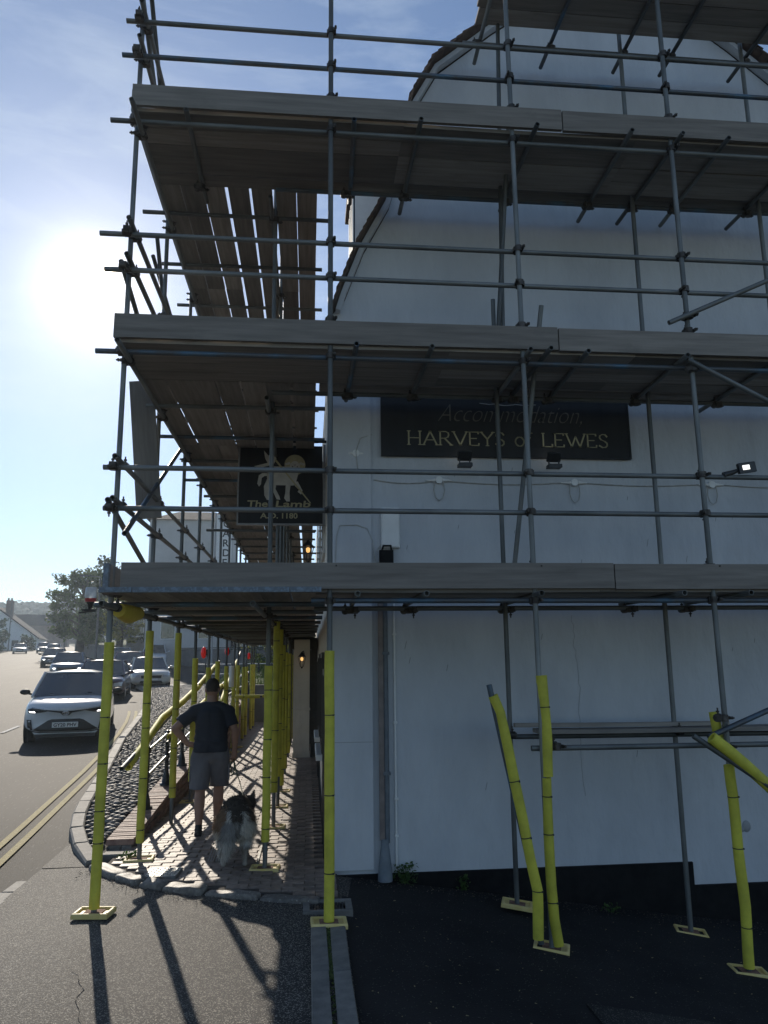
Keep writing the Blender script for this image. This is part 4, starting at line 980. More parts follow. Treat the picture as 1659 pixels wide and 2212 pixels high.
# rails, ledgers, transoms of the street run
for z in (8.27, 7.88, 5.96, 5.60, 3.72, 3.355):
    e = 25.3 if z < 8 else 20
    tube('guard_rail', (-1.655, 6.45, z+.06), (-1.655, 13.2, z+.06)); tube('guard_rail', (-1.655, 13.2, z+.06), (-1.655, e, z+.06))
    for y in LY[:9]: coupler((-1.70, y, z+.06), -pi/2)
for z in (7.12, 4.77, 2.515):
    for x in (-1.655, -.46):
        tube('ledger', (x, 6.30 if x < -1 else (6.35 if z < 3 else 7.7), z), (x, 13.4, z)); tube('ledger', (x, 13.4, z), (x, 25.3, z))
    for y in LY[:10]: coupler((-1.70, y, z), -pi/2); coupler((-1.70, y, z+.12), -pi/2+.4, True)
    for y in IY: coupler((-.415, y, z), pi/2)
    y = 7.2 if z < 3 else 8.2
    while y < 25.2:
        tube('transom', (-1.95 if random.random() < .4 else -1.80, y, z+.055), (.12+random.uniform(0, .08), y+random.uniform(-.05, .05), z+.055)); y += 1.18
# intermediate cross tubes and braces of the street side
tube('brace', (-1.72, 6.55, 3.42), (-1.75, 9.9, 2.7)); tube('brace', (-1.60, 6.7, 3.15), (-1.72, 10.3, 5.0))
tube('brace', (-1.78, 6.75, 5.75), (-1.76, 9.5, 4.95)); tube('brace', (-1.78, 8.2, 6.9), (-1.80, 10.1, 5.0)); tube('brace', (-1.9, 8.6, 6.85), (-1.72, 10.4, 6.0))
tube('brace', (-1.78, 9.0, 6.2), (-1.78, 10.3, 5.0)); tube('brace', (-1.68, 6.66, 9.1), (-1.68, 8.6, 7.3)); tube('brace', (-1.70, 6.62, 8.6), (-1.62, 7.9, 7.3))
tube('transom', (-1.75, 13.0, 4.25), (.1, 13.1, 4.25)); tube('transom', (-1.95, 10.4, 6.4), (-.4, 10.4, 6.4))
# upright board strapped inside the second post
board((-1.86, 8.2, 5.1), (-1.73, 8.32, 3.58), .26, up=(0, -1, 0), name='upright_board')
cpst.build('couplers', CLAMP, SC, kind='stuff') if cpst.v else None
# foam-wrapped rakers and rails over the cobbles
s = tube('brace', (-1.95, 8.6, .95), (-1.86, 16.5, 2.05)); foam(s, [(-1.95, 8.9, .93), (-1.92, 9.4, 1.07), (-1.90, 10.5, 1.33), (-1.9, 12.2, 1.46), (-1.88, 13.6, 1.62)], .045, (.3, .55, .8)); foam(s, [(-1.88, 13.7, 1.64), (-1.86, 15.8, 1.95)], .045, (.3, .7))
s = tube('brace', (-1.84, 10.6, 1.0), (-1.80, 17.2, 1.62)); foam(s, [(-1.84, 10.8, 1.06), (-1.82, 12.5, 1.24), (-1.80, 16.5, 1.55)], .045, (.4, .7))
s = tube('brace', (-1.9, 16.2, .9), (-1.9, 22.0, 2.3)); foam(s, [(-1.9, 16.6, 1.0), (-1.9, 21.0, 2.05)], .045, (.3, .6))
for y, z in ((18.1, 1.25), (21.7, 1.1)):
    s = tube('guard_rail', (-1.75, y, z), (-1.05, y+.02, z)); foam(s, [(-1.72, y, z), (-1.1, y+.02, z)], .04, (.5,))
# hazard lamps clipped to the scaffold
REDL = M('red_lens', (0.75, 0.02, 0.02), rough=.25, emit=((1, .04, .03), .12)); CLEAR = M('clear_ribbed_lens', (0.75, .74, .72), (.6, .6, .6), 60, rough=.2, trans=.35, bump=.4)
bl = root('hazard_lamp', (-1.80, 6.52, 2.53), 'clear-lensed hazard lamp with a red band clamped to the corner of the lowest deck', 'lamp')
MB().path([(0, 0, .045), (0, 0, .06), (.004, 0, .125), (.004, 0, .135)], [.046, .05, .048, .04], 16).build('lens', CLEAR, bl, local=True)
MB().path([(0, 0, .015), (0, 0, .045)], [.044, .048], 16).build('band', REDL if False else M('red_band', (.35, .03, .03), rough=.4), bl, local=True)
MB().path([(0, 0, -.05), (0, 0, .015)], [.012, .03], 10).box(-.06, .05, -.012, .012, -.062, -.046).path([(-.09, 0, -.075), (.03, 0, -.06)], .006, 6).build('clamp', CLAMP, bl, local=True)
def red_lamp(x, y, z, label):
    r = root('hazard_lamp', (x, y, z), label, 'lamp', group='red hazard lamps on the far left-row posts')
    MB().ell((0, 0, 0), (.05, .06, .1), 12, 8).build('lens', REDL, r, local=True); MB().box(.03, .06, -.03, .03, -.05, .05).build('clip', BLKP2, r, local=True)
red_lamp(-1.79, 13.5, 2.2, 'red hazard lamp on the post beside the man\'s head, nearest of the red lamps')
red_lamp(-1.78, 17.2, 2.26, 'red hazard lamp further along the row, second of the red lamps')
red_lamp(-1.76, 23.2, 2.2, 'smallest red hazard lamp at the far end of the passage')
cap_ = root('yellow_tube_cover', (-1.66, 7.15, 2.5), 'yellow foam offcut wrapped round the ledger under the near left deck corner', 'foam cover')
MB().path([(0, -.25, .0), (0.03, 0, -.02), (.06, .25, .0)], [.06, .085, .06], 14).build('foam', M('orange_yellow_foam', (.60, .46, .04), (.66, .52, .06), 4, rough=.6), cap_, local=True)
# orange pad at the man's feet
pad(-1.62, 10.15, .03, 'bright orange-yellow pad catching the sun beside the man\'s left foot', rz=.3)
wt = MB().path([(-1.665, 17.2, 1.5), (-1.665, 17.2, 1.95)], .055, 12).build('sleeve_wrap', WHITEP); meta(wt, 'white sleeve wrapped round a yellow post right of the man\'s head', 'sleeve')
pb = root('plastic_sheeting', (4.6, 7.0, 7.4), 'crumpled translucent plastic sheeting bundle on the third deck at the right', 'plastic sheet')
random.seed(4); b = MB()
for i in range(7): b.ell((random.uniform(-.3, .5), random.uniform(-.1, .2), random.uniform(0, .13)), (random.uniform(.12, .25), .12, random.uniform(.06, .12)), 10, 7)
me = voxel(b, .025, 1)
for v in me.vertices: v.co += Vector((1, 1, 1))*.03*noise.noise(v.co*14)
me.materials.append(M('plastic_film', (.5, .52, .53), (.7, .72, .73), 6, rough=.3, bump=.6, bscale=20)); link('sheet', me, pb, local=True)
# ------------------------------------------------------------------ cars
random.seed(51)
TYRE = M('tyre', (.015, .015, .015), (.03, .03, .03), 30, rough=.85)
RIM = M('alloy_rim', (.3, .3, .3), (.5, .5, .5), 10, rough=.3, metal=.9)
CGLASS = M('car_glass', (.015, .02, .025), (.03, .04, .05), 2, rough=.06, spec=.9)
TRIM = M('car_black_trim', (.012, .012, .012), (.02, .02, .02), 20, rough=.5)
HEADL = M('headlight_glass', (.45, .47, .5), (.7, .72, .75), 25, rough=.1, metal=.3)
DRL = M('lit_running_light', (1, 1, 1), rough=.3, emit=((1, .98, .93), 6.0))
CHROME = M('chrome', (.6, .6, .62), rough=.15, metal=1)
PLATE = M('number_plate', (.75, .75, .72), rough=.4)
PLB = M('plate_black', (.01, .01, .01), rough=.5)
DASH = M('car_interior', (.03, .03, .03), rough=.9)
def paint(name, c): return M(name, c, tuple(min(1, v*1.08) for v in c), 2, rough=.28, spec=.6, coat=.8)
def loft(b, secs, smooth=True):
    n = len(secs[0]); vs = [p for s in secs for p in s]
    fs = [(i*n+k, i*n+(k+1) % n, (i+1)*n+(k+1) % n, (i+1)*n+k) for i in range(len(secs)-1) for k in range(n)]
    fs += [tuple(range(n))[::-1], tuple(range((len(secs)-1)*n, len(secs)*n))]
    b.add(vs, fs, smooth)
def car(label, cat, loc, rz, col, st='hatch', W=1.76, H=1.46, L=4.2, group=None, plate=None, hero=False, name='car', lights=False):
    r = root(name, loc, label, cat, group=group, rz=rz)
    h = W/2; hb = H*(.645 if hero else .62) if st != 'van' else H*.55; hood = H*(.61 if hero else .58); gc = .2 if st != 'suv' else .26
    # lower body: sections front (y=0) to back (y=L)
    S = [(0.0, .70, .30, hood*.74), (.05, .86, .24, hood*.80), (.16, .95, gc, hood*.88), (.40, .99, gc, hood*.95), (.85, 1.0, gc, hood*1.0), (1.25, 1.0, gc, hb), (2.2, 1.0, gc, hb*1.01), (L-.9, 1.0, gc, hb*1.03), (L-.25, .96, gc+.05, hb*1.03), (L-.03, .88, .32, hb*.95), (L, .7, .4, hb*.9)]
    secs = []
    for y, f, lo, hi in S:
        w_ = h*f; half_ = [(0, lo), (w_*.86, lo), (w_*.97, lo+.10), (w_, lo+(hi-lo)*.35), (w_*.985, lo+(hi-lo)*.68), (w_*.95, hi-.05), (w_*.84, hi+.0), (w_*.45, hi+.025), (0, hi+.03)]
        bow = .11*(1-min(1, y/.6))
        ring = [(x, y+bow*(x/h)**2*2.2, z) for x, z in half_]+[(-x, y+bow*(x/h)**2*2.2, z) for x, z in half_[-2:0:-1]]
        secs.append(ring)
    b = MB(); loft(b, secs); me = b.mesh('body', col); fixn(me)
    o = bpy.data.objects.new('t', me); COL.objects.link(o); mod = o.modifiers.new('s', 'SUBSURF'); mod.levels = 2 if hero else 1; mod.render_levels = mod.levels
    me2 = evalmesh(o); bpy.data.objects.remove(o)
    for p in me2.polygons: p.use_smooth = True
    # wheel arch recesses: press the side in near the wheels
    fy, ry, wr = .82, L-.80, .32 if st != 'suv' else .35
    body = link('body', me2, r, local=True)
    bvh = BVHTree.FromPolygons([v.co for v in me2.vertices], [tuple(p.vertices) for p in me2.polygons])
    # greenhouse
    y1, y2, y3, y4 = (1.0, 1.75, L-.75, L-.12) if st != 'saloon' else (1.1, 1.85, L-1.35, L-.7)
    if st == 'van': y1, y2, y3, y4 = .7, 1.2, L-.1, L-.04
    wb, wt_ = h*.90, h*.72; zt = H-.06
    B = [(-wb, y1, hb-.03), (wb, y1, hb-.03), (wb, y4, hb), (-wb, y4, hb)]; T = [(-wt_, y2, zt), (wt_, y2, zt), (wt_*.97, y3, zt), (-wt_*.97, y3, zt)]
    B = [Vector(p) for p in B]; T = [Vector(p) for p in T]
    gl = MB(); 
    def quad(a, b_, c, d, n=6, bowy=0.0, bowx=0.0):
        vs = []; fs = []
        for j in range(n+1):
            for i in range(n+1):
                p = a.lerp(b_, i/n).lerp(d.lerp(c, i/n), j/n); u = (2*i/n-1); p = p+Vector((bowx*(1-(2*j/n-1)**2), bowy*(1-u*u), 0)); vs.append(p)
        for j in range(n):
            for i in range(n): k = j*(n+1)+i; fs.append((k, k+1, k+n+2, k+n+1))
        return vs, fs
    MB().add(*quad(B[0], B[1], T[1], T[0], bowy=-.12), True).build('windscreen', CGLASS, r, local=True)
    MB().add(*quad(B[1], B[2], T[2], T[1], bowx=.04), True).build('side_window', CGLASS, r, local=True)
    MB().add(*quad(B[3], B[0], T[0], T[3], bowx=-.04), True).build('side_window', CGLASS, r, local=True)
    MB().add(*quad(B[2], B[3], T[3], T[2], bowy=.08), True).build('rear_window', CGLASS, r, local=True)
    rs = []
    for t in range(9):
        y = y2-.06+(y3-y2+.14)*t/8; k = 1-.10*abs(2*t/8-1)**3; cz = .055*(1-abs(2*t/8-1)**3)
        yb = lambda x: y-(.1*(1-(x/wt_)**2) if t == 0 else .06*(1-(x/wt_)**2) if t == 1 else 0)
        rs.append([(x*wt_*k*1.0, yb(x*wt_), zt-.03+(cz+.035)*(1-abs(x)**3)) for x in (-1.03, -.85, -.5, 0, .5, .85, 1.03)]+[(1.0*wt_*k, yb(wt_), zt-.05), (-1.0*wt_*k, yb(wt_), zt-.05)])
    b = MB(); loft(b, rs); me = b.mesh('roof', col); fixn(me); link('roof', me, r, local=True)
    pl_ = MB()
    for p, q, rr in ((B[0], T[0], .035), (B[1], T[1], .035), (B[2], T[2], .06), (B[3], T[3], .06), (B[1].lerp(B[2], .48), T[1].lerp(T[2], .42), .03), (B[0].lerp(B[3], .48), T[0].lerp(T[3], .42), .03)): pl_.path([p, q], rr, 6, smooth=True)
    pl_.path([T[0], T[3]], .03, 6); pl_.path([T[1], T[2]], .03, 6); pl_.build('pillars', col, r, local=True)
    # wheels
    for x, y in ((-h+.125, fy), (h-.125, fy), (-h+.125, ry), (h-.125, ry)):
        s_ = 1 if x > 0 else -1
        wh = MB().path([(x-.1, y, wr), (x-.085, y, wr), (x+.085, y, wr), (x+.1, y, wr)], [wr*.9, wr, wr, wr*.9], 22).build('wheel', TYRE, r, local=True)
        MB().path([(x+s_*.095, y, wr), (x+s_*.112, y, wr)], [wr*.66, wr*.6], 20).build('rim', RIM, wh, local=True)
        a = MB().path([(x+s_*.02, y, wr+.02), (x+s_*.096, y, wr+.02)], wr+.055, 24).build('wheel_arch', TRIM, r, local=True)
    def decal(poly, mat, nm, off=.012, cuts=5):
        bm = bmesh.new(); vs = [bm.verts.new((a, -1, c)) for a, c in poly]; f = bm.faces.new(vs)
        bmesh.ops.triangulate(bm, faces=[f]); bmesh.ops.subdivide_edges(bm, edges=bm.edges, cuts=cuts, use_grid_fill=True)
        for v in bm.verts:
            hit = bvh.ray_cast(Vector((v.co.x, -1, v.co.z)), Vector((0, 1, 0)))
            v.co.y = (hit[0].y if hit[0] else .2)-off
        g = bmesh.ops.extrude_face_region(bm, geom=bm.faces[:]); 
        for v in g['geom']:
            if isinstance(v, bmesh.types.BMVert): v.co.y += .03
        bmesh.ops.recalc_face_normals(bm, faces=bm.faces)
        me = bpy.data.meshes.new(nm); bm.to_mesh(me); bm.free(); me.materials.append(mat); return link(nm, me, r, local=True)
    k = h/.88
    if hero:
        decal([(-.60, .62), (-.40, .80), (-.30, .83), (.30, .83), (.40, .80), (.60, .62), (.50, .50), (.44, .46), (-.44, .46), (-.50, .50)][::1] if False else [(-.66, .30), (-.50, .27), (.50, .27), (.66, .30), (.36, .50), (.28, .525), (-.28, .525), (-.36, .50)], TRIM, 'lower_grille')
        decal([(-.62, .215), (.62, .215), (.66, .262), (.52, .235), (-.52, .235), (-.66, .262)], col, 'lower_lip', .04)
        decal([(-.60, .14), (.60, .14), (.62, .205), (-.62, .205)], TRIM, 'valance', .01)
        decal([(-.42, .70), (-.12, .655), (-.06, .60), (.06, .60), (.12, .655), (.42, .70), (.42, .725), (.14, .695), (-.14, .695), (-.42, .725)], TRIM, 'upper_grille', .014)
        for s_ in (-1, 1):
            P_ = [(s_*.34, .70), (s_*.60, .655), (s_*.77, .66), (s_*.79, .74), (s_*.70, .76), (s_*.45, .725)]
            hl = decal(P_ if s_ > 0 else P_[::-1], TRIM, 'headlight', .016)
            P_ = [(s_*.62, .665), (s_*.74, .672), (s_*.76, .695), (s_*.64, .69)]; q = decal(P_ if s_ > 0 else P_[::-1], DRL, 'running_light', .022, 3)
            P_ = [(s_*.44, .732), (s_*.70, .765), (s_*.72, .785), (s_*.46, .75)]; decal(P_ if s_ > 0 else P_[::-1], HEADL, 'headlight_strip', .022, 3)
            P_ = [(s_*.66, .30), (s_*.76, .30), (s_*.80, .52), (s_*.70, .52)]; decal(P_ if s_ > 0 else P_[::-1], TRIM, 'fog_lamp_recess', .014, 3)
            P_ = [(s_*.715, .47), (s_*.76, .47), (s_*.76, .50), (s_*.715, .50)]; decal(P_ if s_ > 0 else P_[::-1], HEADL, 'fog_lamp', .02, 2)
        em = MB()
        def ring(cx, cz, rx, rz_, t=.006, y=-.028):
            em.path([(cx+rx*cos(2*pi*i/24), y, cz+rz_*sin(2*pi*i/24)) for i in range(25)], t, 6, cap=False)
        ring(0, .655, .062, .042); ring(0, .655, .022, .040, .005); ring(0, .672, .045, .02, .005); em.build('emblem', CHROME, r, local=True)
        pm_ = MB().cbox(-.26, .26, -.02, 0, .355, .465, .004).build('number_plate', PLATE, r, Matrix.Translation((0, -.01, 0)), local=True)
        tm = text_mesh('GY20 PHV', .1, PLB, .001, offset=.002); vx = [v.co.x for v in tm.vertices]; vz = [v.co.y for v in tm.vertices]
        sx = .46/(max(vx)-min(vx)); sz = .075/(max(vz)-min(vz))
        link('plate_lettering', tm, pm_, Matrix.Translation((-.23, -.024, .372)) @ Matrix.Rotation(pi/2, 4, 'X') @ Matrix.Diagonal((sx, sz, 1, 1)) @ Matrix.Translation((-min(vx), -min(vz), 0)), local=True)
    else:
        decal([(-.42*k, .46), (.42*k, .46), (.44*k, .58), (-.44*k, .58)], TRIM, 'grille')
        decal([(-.50*k, .25), (.50*k, .25), (.44*k, .36), (-.44*k, .36)], TRIM, 'lower_grille')
        for s_ in (-1, 1):
            P_ = [(s_*.48*k, .50), (s_*.76*k, .52), (s_*.80*k, .66), (s_*.50*k, .62)]; decal(P_ if s_ > 0 else P_[::-1], HEADL, 'headlight', .014, 3)
            if lights:
                P_ = [(s_*.55*k, .53), (s_*.68*k, .53), (s_*.68*k, .58), (s_*.55*k, .58)]; decal(P_ if s_ > 0 else P_[::-1], DRL, 'running_light', .02, 2)
        MB().box(-.26, .26, -.04, 0.02, .38, .455).build('number_plate', PLATE, r, local=True)
    for s_ in (-1, 1):
        MB().ell((s_*(h+.10), y1+.32, hb+.07), (.115, .07, .065), 12, 8).path([(s_*(h-.1), y1+.34, hb-.0), (s_*(h+.04), y1+.33, hb+.04)], .025, 8).build('mirror', col if not hero else TRIM, r, local=True)
        MB().path([(s_*.05, y1-.02, hb-.01), (s_*.45, y1+.02, hb+.05)], .008, 5).build('wiper', TRIM, r, local=True)
    if st == 'suv' and not hero:
        for s_ in (-1, 1): MB().path([(s_*wt_*.92, y2+.1, H+.0), (s_*wt_*.92, y2+.3, H+.05), (s_*wt_*.92, y3-.3, H+.05), (s_*wt_*.92, y3-.1, H)], .018, 6).build('roof_rail', CHROME, r, local=True)
    return r
WHITECAR = paint('white_car_paint', (.60, .62, .63)); 
car('white crossover with number plate GY20 PHV driving towards the camera', 'car', (-5.20, 17.5, zr(17.6)-.02), radians(12), WHITECAR, 'suv', W=1.80, H=1.55, L=4.4, hero=True)
cars = [
 ('dark maroon hatchback half hidden behind the white crossover', (-7.35, 28.2), 9, (.06, .02, .025), 'hatch', 1.78, 1.47, 4.2, 0),
 ('slate blue hatchback with a lit headlight behind the white crossover', (-12.9, 43), 13, (.07, .11, .16), 'hatch', 1.8, 1.48, 4.3, 1),
 ('black hatchback with glinting headlights, third in the oncoming queue', (-18.7, 59), 15, (.015, .015, .018), 'hatch', 1.78, 1.45, 4.2, 1),
 ('bright silver car behind the black hatchback in the queue', (-29.8, 94), 17, (.5, .5, .5), 'saloon', 1.78, 1.42, 4.4, 0),
 ('dark blue car at the back of the oncoming queue', (-34.9, 106), 18, (.02, .04, .08), 'hatch', 1.78, 1.5, 4.2, 1),
 ('silver saloon driving alone down the far lane', (-37.2, 104), 19, (.42, .42, .4), 'saloon', 1.75, 1.42, 4.4, 0),
 ('blue-grey estate parked at the roadside behind the nearest yellow post', (-12.6, 53), 12, (.12, .17, .24), 'suv', 1.82, 1.55, 4.5, 0),
 ('dark red hatchback parked between the first two yellow posts', (-9.35, 41.3), 9, (.10, .02, .025), 'hatch', 1.78, 1.5, 4.2, 0),
 ('silver estate with roof rails parked behind the cream saloon', (-11.1, 57), 9, (.5, .52, .55), 'suv', 1.84, 1.68, 4.6, 0),
 ('old pale cream saloon parked facing the cobbled bank', (-6.67, 34.0), 15, (.50, .48, .42), 'saloon', 1.72, 1.40, 4.4, 0)]
for i, (lb, (x, y), rz, c, st, W_, H_, L_, li) in enumerate(cars):
    car(lb, 'car', (x, y, zr(y)-.01), radians(rz), paint('car_paint_%d' % i, c), st, W_, H_, L_, lights=bool(li))
car('small red and white van far up the road behind the silver saloon', 'van', (-68.7, 198, zr(198)), radians(20), paint('red_van_paint', (.25, .04, .03)), 'van', 1.95, 2.1, 4.8, name='van')

# ------------------------------------------------------------------ the man
SKIN = M('skin', (.30, .17, .12), (.38, .22, .16), 6, rough=.55, bump=.1, sub=.08)
SHIRT = M('navy_tshirt', (.018, .022, .032), (.03, .035, .048), 3, rough=.9, bump=.25, bscale=18)
SHORTS = M('grey_blue_shorts', (.10, .10, .115), (.15, .15, .165), 3, rough=.9, bump=.3, bscale=16)
HAIR = M('short_dark_hair', (.03, .022, .018), (.06, .045, .035), 60, rough=.8, bump=.8, bscale=120)
SHOE = M('black_trainer', (.015, .015, .015), (.03, .03, .03), 12, rough=.7); SOLE = M('grey_sole', (.45, .44, .42), rough=.7)
man = root('person', (-1.17, 9.72, .03), 'man seen from behind in navy T-shirt and grey shorts, left hand on hip', 'person', rz=radians(3))
LA, RA = Vector((-.10, -.13, .085)), Vector((.085, .25, .085))
LK, RK = Vector((-.105, -.03, .50)), Vector((.10, .20, .50))
LH, RH = Vector((-.10, .02, .90)), Vector((.10, .04, .90))
LS, RS = Vector((-.205, 0, 1.435)), Vector((.20, 0, 1.43))
LE, RE = Vector((-.42, -.07, 1.235)), Vector((.285, -.04, 1.19))
LW, RW = Vector((-.275, -.02, 1.055)), Vector((.285, .05, .96))
b = MB()
for A_, K_, H_ in ((LA, LK, LH), (RA, RK, RH)):
    b.cap(H_, .095, K_+Vector((0, 0, .03)), .066); b.cap(K_, .062, K_.lerp(A_, .35)+Vector((0, -.022, 0)), .064); b.cap(K_.lerp(A_, .35)+Vector((0, -.022, 0)), .062, A_+Vector((0, 0, .03)), .038)
    b.cap(A_+Vector((0, -.03, -.045)), .035, A_+Vector((0, .14, -.06)), .028)
b.ell((0, .02, .98), (.175, .125, .15)); b.cap((0, .02, 1.0), .13, (0, .02, 1.35), .15); b.ell((0, .02, 1.36), (.185, .125, .18)); b.cap((-.13, .01, 1.43), .062, (.13, .01, 1.43), .062)
b.cap((0, .01, 1.46), .068, (0, .02, 1.60), .062)
for S_, E_, W_ in ((LS, LE, LW), (RS, RE, RW)):
    b.cap(S_, .062, E_, .047); b.cap(E_, .046, E_.lerp(W_, .3), .047); b.cap(E_.lerp(W_, .3), .047, W_, .031)
# head
b.ell((0, .03, 1.70), (.085, .104, .112), 20, 14); b.ell((0, .07, 1.645), (.052, .055, .055)); b.ell((0, .128, 1.685), (.014, .022, .025))
for s_ in (-1, 1): b.ell((s_*.082, .02, 1.685), (.012, .02, .034)); b.ell((s_*.03, .115, 1.705), (.016, .012, .012))
# hands
def hand(W_, palm, fd, side, curl):
    fd = fd.normalized(); b.cap(W_, .03, W_+palm*.045, .036); c = W_+palm*.08; b.ell(c, (.036, .028, .036)) ; 
    acr = palm.cross(side).normalized()
    for i, (o_, L_) in enumerate(((-.03, .065), (-.01, .075), (.01, .07), (.028, .055))):
        p0 = c+acr*o_+palm*.02; p1 = p0+fd*L_*.5; p2 = p1+(fd*(1-curl)+side*curl).normalized()*L_*.5
        b.cap(p0, .0105, p1, .0095, 8); b.cap(p1, .0095, p2, .0085, 8)
    t0 = c-acr*.03; b.cap(t0, .012, t0-acr*.03+palm*.02+side*.01, .0105, 8); b.cap(t0-acr*.03+palm*.02+side*.01, .0105, t0-acr*.03+palm*.045+side*.02, .0095, 8)
hand(LW, (Vector((-.17, .03, 1.02))-LW).normalized(), Vector((.5, .8, -.3)), Vector((.3, .5, -.6)).normalized(), .4)
hand(RW, Vector((-.05, .12, -1)).normalized(), Vector((-.1, .3, -1)), Vector((-.7, .5, .2)).normalized(), .75)
me = voxel(b, .0085, 3, .45); me.materials.append(SKIN); link('body', me, man, local=True)
# hair: thin close-cropped layer
b = MB(); b.ell((0, .018, 1.712), (.0885, .101, .110), 22, 14); me = voxel(b, .011, 1)
bm = bmesh.new(); bm.from_mesh(me); dl = [v for v in bm.verts if v.co.y > .075 or v.co.z < 1.655+.05*max(0, v.co.y*8) or (abs(v.co.x) > .07 and v.co.z < 1.69)]; bmesh.ops.delete(bm, geom=dl, context='VERTS')
for v in bm.verts: v.co += v.normal*.0015*noise.noise(v.co*150)
bm.to_mesh(me); bm.free(); me.materials.append(HAIR); link('hair', me, man, local=True)
# t-shirt
b = MB(); b.cap((-.045, .015, .90), .165, (-.03, .015, 1.35), .165); b.cap((.045, .015, .90), .165, (.03, .015, 1.35), .165); b.ell((0, .015, 1.10), (.215, .165, .18)); b.ell((0, .015, 1.34), (.215, .15, .19)); b.cap((0, .0, 1.47), .085, (0, .0, 1.53), .078)
for S_ in (LS, RS): b.cap((0, .0, 1.50), .072, S_+Vector((0, 0, -.005)), .08)
b.cap(LS+Vector((.015, 0, -.01)), .084, LS.lerp(LE, .74), .080); b.cap(RS+Vector((-.015, 0, -.01)), .084, RS.lerp(RE, .78), .078)
me = voxel(b, .012, 5)
bm = bmesh.new(); bm.from_mesh(me)
def cut(bm, co, no):
    bmesh.ops.bisect_plane(bm, geom=bm.verts[:]+bm.edges[:]+bm.faces[:], plane_co=co, plane_no=no, clear_outer=True)
cut(bm, (0, 0, .955), (0, 0, -1)); 
def cut_if(bm, co, no, test):
    f = [f_ for f_ in bm.faces if test(f_.calc_center_median())]; g = set(f)
    for x in f: g.update(x.edges); g.update(x.verts)
    bmesh.ops.bisect_plane(bm, geom=list(g), plane_co=co, plane_no=no, clear_outer=True)
cut_if(bm, LS.lerp(LE, .72), (LE-LS).normalized(), lambda c: c.x < -.2 and c.z < 1.45)
cut_if(bm, RS.lerp(RE, .74), (RE-RS).normalized(), lambda c: c.x > .2 and c.z < 1.40)
cut_if(bm, (0, 0, 1.545), (0, -.1, 1), lambda c: abs(c.x) < .12 and c.z > 1.5)
for v in bm.verts:
    n_ = noise.noise(Vector((v.co.x*7, v.co.y*5, v.co.z*4)))*.014+noise.noise(Vector((v.co.x*5+v.co.z*11, v.co.y*6, v.co.z*17)))*.010*(1.3 if v.co.z < 1.2 else .7)
    v.co += v.normal*n_
bm.to_mesh(me); bm.free(); me.materials.append(SHIRT); so_ = link('tshirt', me, man, local=True); sm_ = so_.modifiers.new('s', 'SOLIDIFY'); sm_.thickness = .004
# shorts
b = MB(); b.ell((0, .02, .97), (.20, .15, .13)); b.cap((-.09, .02, .93), .135, (.09, .02, .93), .135)
b.cap(LH+Vector((-.005, 0, 0)), .13, LK+Vector((-.01, -.0, .0)), .112); b.cap(RH+Vector((.005, 0, 0)), .13, RK+Vector((.01, 0, .0)), .11)
me = voxel(b, .012, 4); bm = bmesh.new(); bm.from_mesh(me); cut(bm, (0, 0, .535), (0, 0, -1)); cut(bm, (0, 0, 1.04), (0, 0, 1))
for v in bm.verts: v.co += v.normal*(noise.noise(Vector((v.co.x*9, v.co.y*9, v.co.z*5)))*.018+noise.noise(Vector((v.co.x*24, v.co.y*24, v.co.z*10)))*.006)
bm.to_mesh(me); bm.free(); me.materials.append(SHORTS); so_ = link('shorts', me, man, local=True); sm_ = so_.modifiers.new('s', 'SOLIDIFY'); sm_.thickness = .005
MB().cbox(-.235, -.215, -.05, .06, .62, .80, .006).build('pocket', SHORTS, man, local=True); MB().cbox(.213, .232, -.0, .13, .62, .80, .006).build('pocket', SHORTS, man, local=True)
for A_ in (LA, RA):
    b = MB(); b.cap(A_+Vector((0, -.045, -.035)), .046, A_+Vector((0, .13, -.05)), .036); b.cap(A_+Vector((0, -.01, -.02)), .044, A_+Vector((0, 0, .045)), .043)
    me = voxel(b, .009, 2); me.materials.append(SHOE); sh = link('shoe', me, man, local=True)
    MB().cbox(-.048, .048, -.098, .175, -.032, 0.0, .006, Matrix.Translation((A_.x, A_.y, A_.z-.055))).build('sole', SOLE, sh, local=True)

# ------------------------------------------------------------------ the dog
dog = root('dog', (-.72, 8.16, .035), 'large fluffy long-coated dog seen from behind with black back, white haunches and pricked ears', 'dog', rz=radians(3))
dog.scale = (1.12, .92, .92); W4[dog.name] = W4[dog.name] @ Matrix.Diagonal((1.12, .92, .92, 1))
b = MB()
b.ell((0, .13, .465), (.168, .20, .15)); b.cap((0, .15, .48), .135, (0, .55, .46), .145); b.ell((0, .66, .45), (.15, .17, .19)); b.cap((0, .66, .47), .12, (.07, .80, .52), .095)
b.ell((.085, .83, .535), (.085, .09, .075)); b.cap((.085, .88, .515), .048, (.10, 1.00, .48), .028)
for s_ in (-1, 1):
    b.cap((.085+s_*.05, .80, .575), .032, (.085+s_*.072, .80, .675), .008)
    b.cap((s_*.085, .12, .42), .085, (s_*.10, .24, .30), .055); b.cap((s_*.10, .24, .30), .05, (s_*.095, .05, .19), .027); b.cap((s_*.095, .05, .19), .027, (s_*.095, .07, .05), .022); b.cap((s_*.095, .06, .03), .026, (s_*.095, .12, .022), .022)
    b.cap((s_*.09, .66, .40), .06, (s_*.09, .63, .24), .036); b.cap((s_*.09, .63, .24), .034, (s_*.09, .67, .06), .023); b.cap((s_*.09, .67, .03), .027, (s_*.09, .73, .022), .023)
b.cap((0, -.03, .50), .05, (-.04, -.10, .40), .06); b.cap((-.04, -.10, .40), .06, (-.07, -.10, .26), .052); b.cap((-.07, -.10, .26), .05, (-.09, -.06, .14), .02)
me = voxel(b, .012, 4)
